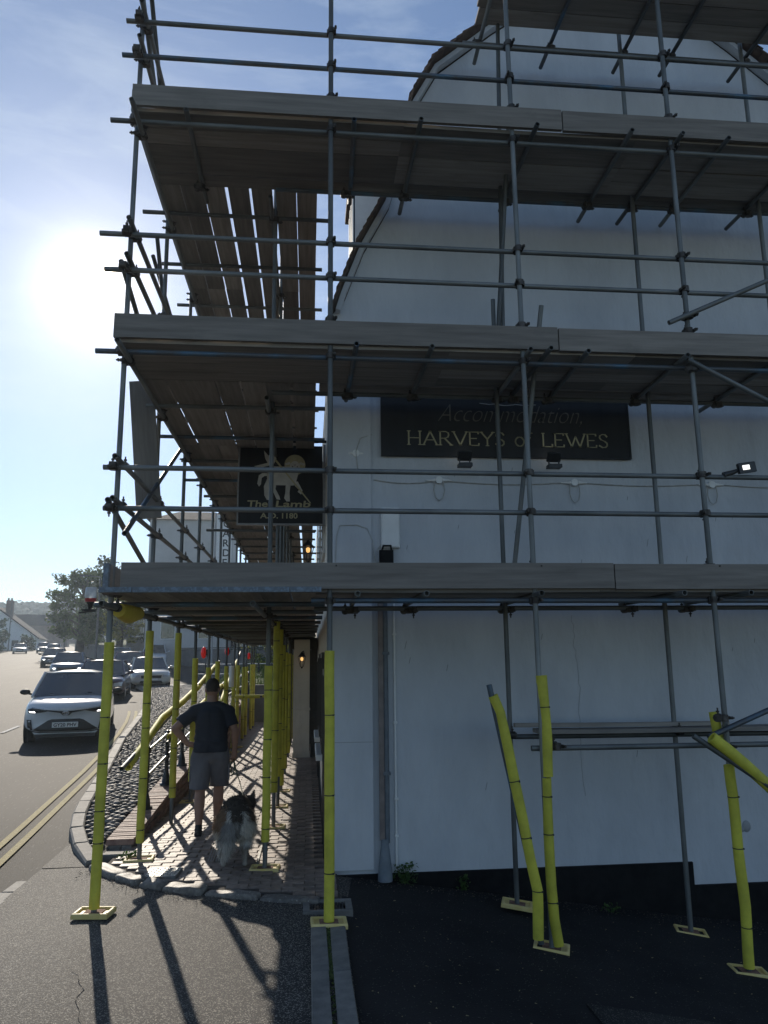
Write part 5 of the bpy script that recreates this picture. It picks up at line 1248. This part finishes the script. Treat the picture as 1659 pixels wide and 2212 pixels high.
def dogcol(p):
    x, y, z = p; n_ = noise.noise(Vector((x*9, y*9, z*9)))*.05
    tail = y < -.04 and x < .03 and z < .50
    q_ = .5+.5*noise.noise(Vector((x*22, y*22, z*10))); blk = (.04+.09*q_, .034+.07*q_, .028+.05*q_); wht = (.72+.1*q_, .67+.1*q_, .59+.1*q_); tan = (.26+.1*q_, .165+.06*q_, .09+.04*q_)
    if y > .74: return tan if (z < .52+n_ and y > .88) else (blk if z > .48 else tan)
    if tail: return (.34, .32, .29) if z > .3+n_ else (.55, .52, .47)
    if z > .58+n_ or (z > .54+n_ and y > .3): return blk
    if y < .30:
        if abs(x-.01) < .04+n_*.7 and z > .36: return blk
        if x < -.06 and z > .40+n_: return tan
        if x > .10 and z > .48+n_: return (.22, .15, .10)
        return wht if z > .22 or y > .2 else (.36, .32, .27)
    if z > .46+n_: return (.05, .04, .035)
    return (.33, .24, .16) if z > .33 else wht
ca = me.color_attributes.new('col', 'FLOAT_COLOR', 'POINT')
for v in me.vertices: ca.data[v.index].color = (*dogcol(v.co), 1)
FUR = M('dog_coat', (.9, .9, .9), (1.05, 1.05, 1.05), 30, rough=.8, attr='col', sub=.12)
me.materials.append(FUR); link('body', me, dog, local=True)
random.seed(77); fv = []; ff = []; fc = []
polys = [(p.center.copy(), p.normal.copy()) for p in me.polygons]
for i in range(34000):
    c, n_ = random.choice(polys)
    if c.z < .07: continue
    c = c+Vector((random.uniform(-.006, .006), random.uniform(-.006, .006), random.uniform(-.006, .006)))
    ln = .065 if (c.y < .35 and c.z > .2) else .04
    if c.y > .76: ln = .014
    if c.z < .2: ln = .012
    if c.y < -.03 and c.x < .04 and c.z < .5: ln = .06
    d = (n_*.55+Vector((0, -.35, -.75))+Vector((random.gauss(0, .22), random.gauss(0, .22), random.gauss(0, .22)))).normalized(); ln *= random.uniform(.6, 1.3)
    s_ = d.cross(n_); s_ = s_.normalized()*.0022 if s_.length > 1e-3 else Vector((.002, 0, 0))
    k = len(fv); mid = c+d*ln*.55+n_*.004; fv += [c-s_, c+s_, mid+s_*.8, mid-s_*.8, c+d*ln-Vector((0, 0, ln*.15))]; ff += [(k, k+1, k+2, k+3), (k+3, k+2, k+4)]
    cc = dogcol(c); q = random.uniform(.75, 1.2); fc += [(cc[0]*q, cc[1]*q, cc[2]*q, 1)]*5
mf = bpy.data.meshes.new('fur'); mf.from_pydata(fv, [], ff); ca = mf.color_attributes.new('col', 'FLOAT_COLOR', 'POINT')
ca.data.foreach_set('color', [t for c in fc for t in c]); mf.materials.append(FUR); fo = link('fur', mf, dog, local=True); fo['kind'] = 'stuff'
# collar and lead
ld_ = root('dog_lead', (-.9, 9.3, .8), 'thin green dog lead from the man\'s right hand down to the dog', 'lead')
LEAD = M('green_lead', (.03, .07, .03), (.06, .12, .05), 30, rough=.6)
hw = Matrix.Rotation(radians(3), 3, 'Z') @ Vector((.275, .07, .86))+Vector((-1.17, 9.72, .03))
MB().path([hw, hw.lerp(Vector((-.70, 9.0, .66)), .33)+Vector((0, 0, -.06)), hw.lerp(Vector((-.70, 9.0, .66)), .66)+Vector((0, 0, -.07)), (-.68, 8.86, .53)], .006, 6).path([hw+Vector((0, 0, .01)), hw+Vector((-.03, -.02, -.08)), hw+Vector((-.025, -.02, -.16)), hw+Vector((0, -.02, -.19)), hw+Vector((.015, -.02, -.12)), hw+Vector((.0, 0, -.01))], .007, 6).build('lead', LEAD, ld_)

# ------------------------------------------------------------------ far setting
random.seed(91)
BRK = M('far_brick', (.16, .12, .10), (.24, .18, .15), 1.2, rough=.9, bump=.2); SLATE = M('far_slate', (.03, .03, .034), (.06, .055, .055), 2, rough=.95, spec=.1)
PALE = M('far_pale_render', (.45, .45, .44), (.56, .55, .53), .5, rough=.9, bump=.2); DKSTONE = M('far_stone', (.13, .125, .12), (.2, .19, .18), 1.5, rough=.9, bump=.3)
def house(loc, rz, w_, d_, h_, rh, wm, rm, label, wins=(), chim=(), hip=False, name='house'):
    r = root(name, loc, label, 'house', rz=radians(rz))
    MB().box(-w_/2, w_/2, 0, d_, -2, h_).build('wall', wm, r, local=True)
    e = .25
    b_ = MB(); b_.add([(-w_/2-e, -e, h_), (w_/2+e, -e, h_), (w_/2+e, d_+e, h_), (-w_/2-e, d_+e, h_), (-w_/2-e+(w_*.3 if hip else 0), d_/2, h_+rh), (w_/2+e-(w_*.3 if hip else 0), d_/2, h_+rh)], [(0, 1, 5, 4), (2, 3, 4, 5), (0, 4, 3), (1, 2, 5), (0, 3, 2, 1)])
    ro = b_.build('roof', rm, r, local=True)
    for cx in chim: MB().box(cx-.45, cx+.45, d_/2-.4, d_/2+.4, h_+rh*.5, h_+rh+1.3).build('chimney', BRK, ro, local=True)
    for (x, z, ww, hh) in wins:
        f = MB().box(x-ww/2-.06, x+ww/2+.06, -.05, 0.02, z-.06, z+hh+.06).build('window', WHITEP, r, local=True)
        MB().box(x-ww/2, x+ww/2, -.07, -.055, z, z+hh).build('pane', CGLASS, f, local=True)
    return r
# gable-on white house at the left edge, terrace rows and far buildings
r = root('house', (-50.5, 130, zr(130)), 'white gable-ended cottage with brick chimney at the left edge of the road', 'house', rz=radians(12))
g = MB().prism([(-7, -1), (6.2, -1), (6.2, 2.2), (-.5, 7.2), (-7, 2.2)], 0, 14).mesh('wall', WHITEP); fixn(g); link('wall', g, r, local=True)
b_ = MB(); b_.add([(6.6, -.3, 1.95), (-.5, -.3, 7.35), (-.5, 14.3, 7.35), (6.6, 14.3, 1.95), (-7.5, -.3, 1.95), (-7.5, 14.3, 1.95), (6.6, -.3, 1.75), (-.5, -.3, 7.1), (-7.5, -.3, 1.75)], [(0, 1, 2, 3), (1, 4, 5, 2), (0, 6, 7, 1), (1, 7, 8, 4)])
ro = b_.build('roof', SLATE, r, local=True); MB().box(1.0, 2.0, 1.5, 3.2, 5, 8.2).box(1.1, 1.35, 2, 2.3, 8.2, 8.6).box(1.6, 1.85, 2, 2.3, 8.2, 8.6).build('chimney', BRK, ro, local=True)
MB().box(2.5, 3.5, -.06, 0, -.5, 1.6).build('door', DW, r, local=True)
house((-59, 168, zr(168)), 14, 16, 9, 4.4, 2.6, BRK, SLATE, 'brick terrace house beyond the white cottage on the left', [(-3, .8, 1.2, 1.4), (2, .8, 1.2, 1.4)], (-5, 5))
house((-86, 248, 8.3), 10, 12, 9, 4.8, 2.4, DKSTONE, SLATE, 'low grey terrace far down the road left of the big brick block', [(-3, 1, 1.2, 1.5), (0, 1, 1.2, 1.5), (3, 1, 1.2, 1.5)], (-4,))
house((-72.5, 246, 8.3), 5, 16, 12, 7.0, 2.2, BRK, SLATE, 'large brick block with a chimney closing the far end of the road', [(-5, 1, 1.6, 2), (-1, 1, 1.6, 2), (3, 1, 1.6, 2), (-5, 4.4, 1.6, 1.6), (-1, 4.4, 1.6, 1.6), (3, 4.4, 1.6, 1.6)], (-6.5,), hip=True)
house((-59, 225, 7.8), -6, 10, 9, 5.6, 2.6, DKSTONE, SLATE, 'grey stone house partly hidden by the large tree at the bend', [(-2, 1, 1.2, 1.5), (2, 1, 1.2, 1.5)], (3,))
r = house((-9.3, 60, zr(60)), 2, 6.2, 9, 11.2, 1.5, PALE, SLATE, 'tall pale rendered building rising behind the left scaffold posts', [(-1.4, 2, 1, 1.6), (1.4, 2, 1, 1.6)], (), hip=True, name='tall_building')
house((-14.5, 72, zr(72)), 0, 4.0, 7, 5.0, 2.6, DKSTONE, SLATE, 'dark stone building left of the tall pale building', [(-1, 2.2, .9, 1.4)], (), name='stone_building')
house((-3.9, 64, zr(64)), 0, 6, 8, 5.2, 2.0, PALE, SLATE, 'long grey building seen under the deck beyond the passage', [(-2, .6, .9, 1.8), (-.6, .6, .9, 1.8), (.8, .6, .9, 1.8), (-2, 3.2, .9, 1.2), (.8, 3.2, .9, 1.2)], (), name='grey_building')
house((6.5, 52, 1.2), 0, 12, 8, 5.2, 2.0, BRK, SLATE, 'brick house behind the shrubs at the end of the passage', [(-4, 1, 1.2, 1.4)], ())
bn = root('banner', (-4.9, 45, 8.2), 'white vertical banner with dark stacked letters seen between the scaffold posts', 'banner')
MB().box(-.55, .33, -.03, .03, -1.6, 2.4).build('panel', WHITEP, bn, local=True)
for i, c in enumerate('GARDEN'):
    tm = text_mesh(c, .6, TRIM, .004, offset=.01); link('lettering', tm, bn, Matrix.Translation((-.2, -.035, 1.65-.58*i)) @ Matrix.Rotation(pi/2, 4, 'X'), local=True)
MB().path([(-.62, 0, -7), (-.62, 0, 2.5)], .05, 8).build('pole', GREYP, bn, local=True)
# stone boundary wall and grass behind the parked cars
rwl = root('boundary_wall', (-22, 80, zr(80)), 'long low stone wall along the right of the far road below the trees', 'wall')
WP = [(-41, 145), (-35, 120), (-28.5, 98), (-21.5, 80), (-16.5, 68), (-11, 60.5), (-6, 58.5), (0, 58)]
for (a, b2), (c, d) in zip(WP, WP[1:]):
    L_ = sqrt((c-a)**2+(d-b2)**2); n_ = max(1, int(L_/3))
    for k in range(n_):
        x0, y0 = a+(c-a)*k/n_, b2+(d-b2)*k/n_; rot = math.atan2(d-b2, c-a)
        MB().box(0, L_/n_+.04, 0, .35, -.5, 1.15+.04*(k % 2)).build('panel', DKSTONE, rwl, Matrix.Translation((x0, y0, zr(y0))) @ Matrix.Rotation(rot, 4, 'Z'))
        MB().box(-.02, L_/n_+.05, -.05, .4, 1.2, 1.28).build('coping', CONC, rwl, Matrix.Translation((x0, y0, zr(y0))) @ Matrix.Rotation(rot, 4, 'Z'))
def bankg(u, v):
    i = u*(len(WP)-1); k = min(len(WP)-2, int(i)); t = i-k; x = WP[k][0]+(WP[k+1][0]-WP[k][0])*t; y = WP[k][1]+(WP[k+1][1]-WP[k][1])*t
    return (x+v*16, y+.3+v*22, zr(y)+1.05+v*1.8+.15*noise.noise(Vector((x*.5, y*.5, v*4))))
sheet('grass_bank', 60, 14, bankg, GRASS)
# end of the passage: dark wall with grass and shrubs behind
ew = root('garden_wall', (1, 27, .1), 'low dark stone wall closing the far end of the passage', 'wall')
for i in range(6): MB().box(-2.2+.9*i, -1.31+.9*i, 26.8, 27.1, -.2, 1.25+.02*(i % 2)).build('panel', DKSTONE, ew)
def lawn(u, v): return (-3.5+7*u, 27.2+26*v, 1.1+1.1*v+.06*noise.noise(Vector((u*9, v*9, 1))))
sheet('lawn', 16, 30, lawn, GRASS)
gb = MB()
for i in range(5200):
    v = random.random()**1.4; x, y, z = lawn(random.random(), v); hgt = random.uniform(.1, .3); dx, dy = random.gauss(0, .06), random.gauss(0, .06); wd = .012+.02*v
    gb.add([(x-wd, y, z), (x+wd, y, z), (x+dx, y+dy, z+hgt)], [(0, 1, 2)])
o = gb.build('long_grass', GRASS); meta(o, 'long sunlit grass on the lawn behind the dark passage-end wall', 'grass', kind='stuff')
# far left: hedge, small wall, shrubs
LEAFM = {}
def leafmat(nm, c1, c2): return M(nm, c1, c2, .6, rough=.6, var=.4, sub=.35, spec=.3)
LF1 = leafmat('sycamore_leaf', (.06, .095, .022), (.11, .15, .04)); LF2 = leafmat('yellow_green_leaf', (.16, .17, .03), (.24, .24, .05)); LF3 = leafmat('dark_leaf', (.03, .055, .016), (.06, .09, .028))
BARK = M('bark', (.05, .04, .03), (.10, .08, .06), 3, rough=.95, bump=.5)
def tree(loc, h_, rad, label, mat=LF1, seed=1, n=5200, leaf=.28, trunk=.35, crown0=.28, shape=1.0, name='tree', cat='tree', nb=26):
    random.seed(seed); r = root(name, loc, label, cat)
    t = MB(); t.path([(0, 0, -.5), (.05*h_*.2, 0, h_*.25), (-.02*h_, .1, h_*.5), (.03*h_, 0, h_*.8)], [trunk*1.2, trunk*.85, trunk*.55, trunk*.15], 9)
    cl = []
    for k in range(nb):
        z = h_*(crown0+(.95-crown0)*(k+.5)/nb); f = (z/h_-crown0)/(1-crown0); R_ = rad*(sin(pi*min(1, max(.08, f*.86+.12)))**.6)*shape*random.uniform(.65, 1.12)
        a = k*2.4+random.uniform(-.4, .4); tip = Vector((R_*cos(a), R_*sin(a), z+random.uniform(-.04, .08)*h_))
        base = Vector((.01*h_, 0, z*.78)); mid = base.lerp(tip, .5)+Vector((0, 0, .05*h_)); t.path([base, mid, tip], [trunk*.28, trunk*.16, .03], 6)
        for q in range(5): cl.append((base.lerp(tip, random.uniform(.45, 1.0))+Vector((random.gauss(0, .1), random.gauss(0, .1), random.gauss(0, .06)))*rad, rad*random.uniform(.12, .24)))
    t.build('trunk', BARK, r, local=True)
    L_ = MB(); vs = []; fs = []
    for i in range(n):
        c, rr = random.choice(cl); d = Vector((random.gauss(0, 1), random.gauss(0, 1), random.gauss(0, .75))); d = d.normalized()*rr*random.uniform(.3, 1.0)
        p = c+d; q = Quaternion((random.gauss(0, 1), random.gauss(0, 1), random.gauss(0, 1), random.gauss(0, 1))).normalized(); s = leaf*random.uniform(.5, 1.1)
        a1 = q @ Vector((s, 0, 0)); a2 = q @ Vector((0, s*.55, 0)); k = len(vs)
        vs += [p-a1, p-a2*.9, p+a1, p+a2]; fs.append((k, k+1, k+2, k+3))
    me = bpy.data.meshes.new('crown'); me.from_pydata(vs, [], fs); me.materials.append(mat); o = link('crown', me, r, local=True); o['kind'] = 'stuff'
    return r
tree((-24.3, 85, zr(85)+.6), 9.4, 3.9, 'large sycamore rising over the queue of cars left of the scaffold', LF1, 3, 11000, .20, .40, .12)
tree((-17.6, 74, zr(74)+1.2), 8.0, 3.4, 'dark bushy tree between the sycamore and the tall pale building', LF3, 5, 7000, .22, .3, .08)
tree((-20.5, 92, zr(92)+1), 9.0, 3.0, 'tall dark tree half hidden by the nearest corner post', LF1, 8, 6500, .24, .35, .15)
tree((-14.6, 62, zr(62)+1.3), 4.4, 1.7, 'small yellow-green tree by the roadside left of the second post', LF2, 9, 2600, .15, .12, .15)
tree((-11.6, 66, zr(66)+1.2), 5.6, 2.4, 'dark leafy tree behind the silver estate', LF3, 12, 4200, .2, .2, .05)
tree((-31, 112, zr(112)+.5), 6.0, 3.0, 'rounded tree beyond the boundary wall at the road bend', LF1, 14, 3600, .25, .3, .05)
tree((2.6, 34, 1.2), 5.6, 2.5, 'dark leafy tree overhanging the end of the passage', LF3, 15, 5000, .14, .2, .1)
tree((-1.9, 40, 1.4), 2.0, 1.5, 'sunlit shrub on the lawn behind the passage-end wall', LF2, 16, 1600, .09, .05, .02, name='shrub', cat='shrub')
tree((.6, 36, 1.3), 2.6, 1.3, 'dark shrub beside the overhanging tree', LF3, 17, 1700, .1, .05, .02, name='shrub', cat='shrub')
tree((-45.8, 117, zr(117)), 5.2, 2.6, 'dark garden bush in front of the white cottage', LF3, 18, 2600, .22, .1, .02, name='shrub', cat='shrub')
tree((-43.3, 124, zr(124)), 2.4, 1.7, 'clipped shrub by the road right of the garden bush', LF3, 20, 1200, .18, .1, .02, name='shrub', cat='shrub')
tree((-60, 160, zr(160)), 4.0, 2.4, 'yellowish shrub beside the brick terrace', LF2, 21, 1200, .22, .1, .02, name='shrub', cat='shrub')
hd = MB().cbox(-50.5, -44.6, 112, 113, 0, 2.3, .25, jit=.1).build('hedge', M('hedge_leaf', (.02, .035, .012), (.045, .065, .02), 1.5, rough=.9, bump=1.0, bscale=6), mw=Matrix.Translation((0, 0, zr(112)))); meta(hd, 'dense dark clipped hedge at the left edge of the far pavement', 'hedge')
# street lamps
LAMPM = M('lamp_post_steel', (.10, .10, .10), (.16, .16, .16), 4, rough=.6, metal=.3)
def lamp(x, y, z0, h_, arm, label):
    r = root('street_lamp', (x, y, z0), label, 'street lamp', group='street lamps along the far road')
    MB().path([(0, 0, -.3), (0, 0, 1.0), (.0, 0, h_)], [.11, .09, .06], 8).build('post', LAMPM, r, local=True)
    MB().path([(0, 0, h_), (arm, 0, h_+.12)], .05, 6).build('arm', LAMPM, r, local=True); MB().cbox(min(arm, arm*1.5), max(arm, arm*1.5), -.12, .12, h_+.05, h_+.18, .02).build('lamp_head', LAMPM, r, local=True)
lamp(-44.6, 120, zr(120), 7.4, .9, 'tallest leaning street lamp in front of the white cottage')
lamp(-64.4, 180, zr(180), 7.0, .9, 'street lamp right of the slim pair beyond the cottage')
lamp(-63.0, 172, zr(172), 7.3, .6, 'slim street lamp left of its taller twin beyond the cottage')
lamp(-75, 205, zr(205), 6.2, .7, 'short distant street lamp above the brick terrace roof')
lamp(-15.95, 60, zr(60), 6.7, -1.0, 'dark street lamp beside the corner scaffold post')
lamp(-33.5, 110, zr(110), 5.0, .5, 'thin lamp post against the left side of the large tree')
# metal railing fence at the far pavement edge by the cobbles
fn = root('railing_fence', (-4.2, 36.5, zr(36.5)), 'black and galvanised pedestrian railing beyond the cobbles right of the cream saloon', 'railing')
for i in range(9):
    x = -5.4+.62*i; MB().path([(x, 37-.25*i*.5, zr(37)+.0), (x, 37-.25*i*.5, zr(37)+.95)], .04, 8).build('post', BLK, fn)
for zz in (.45, .9): MB().path([(-5.4, 37, zr(37)+zz), (-.44, 36, zr(37)+zz)], .022, 8).build('rail', GALV, fn)
# the wooded hill
def hillz(x, y):
    t = min(1, max(0, (y-285)/75)); t = t*t*(3-2*t)
    c = 27.5+1.6*sin(x*.012+1)+1.5*noise.noise(Vector((x*.02, y*.02, 0))); return 8.8+t*(c-8.8)
WOODS = M('hill_woodland', (.02, .035, .012), (.05, .07, .025), .03, rough=.95, detail=8)
sheet('hills', 90, 30, lambda u, v: (-300+420*u, 280+120*v, hillz(-300+420*u, 280+120*v)), WOODS)
bm = bmesh.new(); bmesh.ops.create_icosphere(bm, subdivisions=1, radius=1); iv = [v.co.copy() for v in bm.verts]; iff = [tuple(v.index for v in f.verts) for f in bm.faces]; bm.free()
wd = MB(); random.seed(13)
for i in range(5200):
    x = random.uniform(-290, 60); y = random.uniform(285, 362) if i % 3 else random.uniform(350, 372); s = random.uniform(1.1, 2.6)
    mt = Matrix.Translation((x, y, hillz(x, y)+s*.3)) @ Matrix.Rotation(random.uniform(0, 3), 4, 'Z') @ Matrix.Diagonal((s*random.uniform(.8, 1.4), s, s*random.uniform(.6, 1), 1))
    wd.add([mt @ (v*(1+.25*noise.noise(v*2+Vector((i, 0, 0))))) for v in iv], iff)
o = wd.build('hill_woods', WOODS); meta(o, 'distant hazy woodland covering the hill behind the road', 'woodland', kind='stuff')

# ------------------------------------------------------------------ haze
hz = MB().box(-430, 230, -45, 710, -4.0, 36).mesh('haze', None); hm_ = bpy.data.materials.new('air_haze'); hm_.use_nodes = True
t = hm_.node_tree; t.nodes.clear(); pv = t.nodes.new('ShaderNodeVolumePrincipled'); pv.inputs['Color'].default_value = (.74, .87, 1.0, 1); pv.inputs['Density'].default_value = HAZE_D; pv.inputs['Anisotropy'].default_value = HAZE_G
oo = t.nodes.new('ShaderNodeOutputMaterial'); t.links.new(pv.outputs[0], oo.inputs['Volume']); hz.materials.append(hm_)
ho = link('haze', hz); ho['kind'] = 'stuff'
for o in bpy.data.objects:
    if o.type == 'MESH' and o.name.startswith(('ground',)): pass
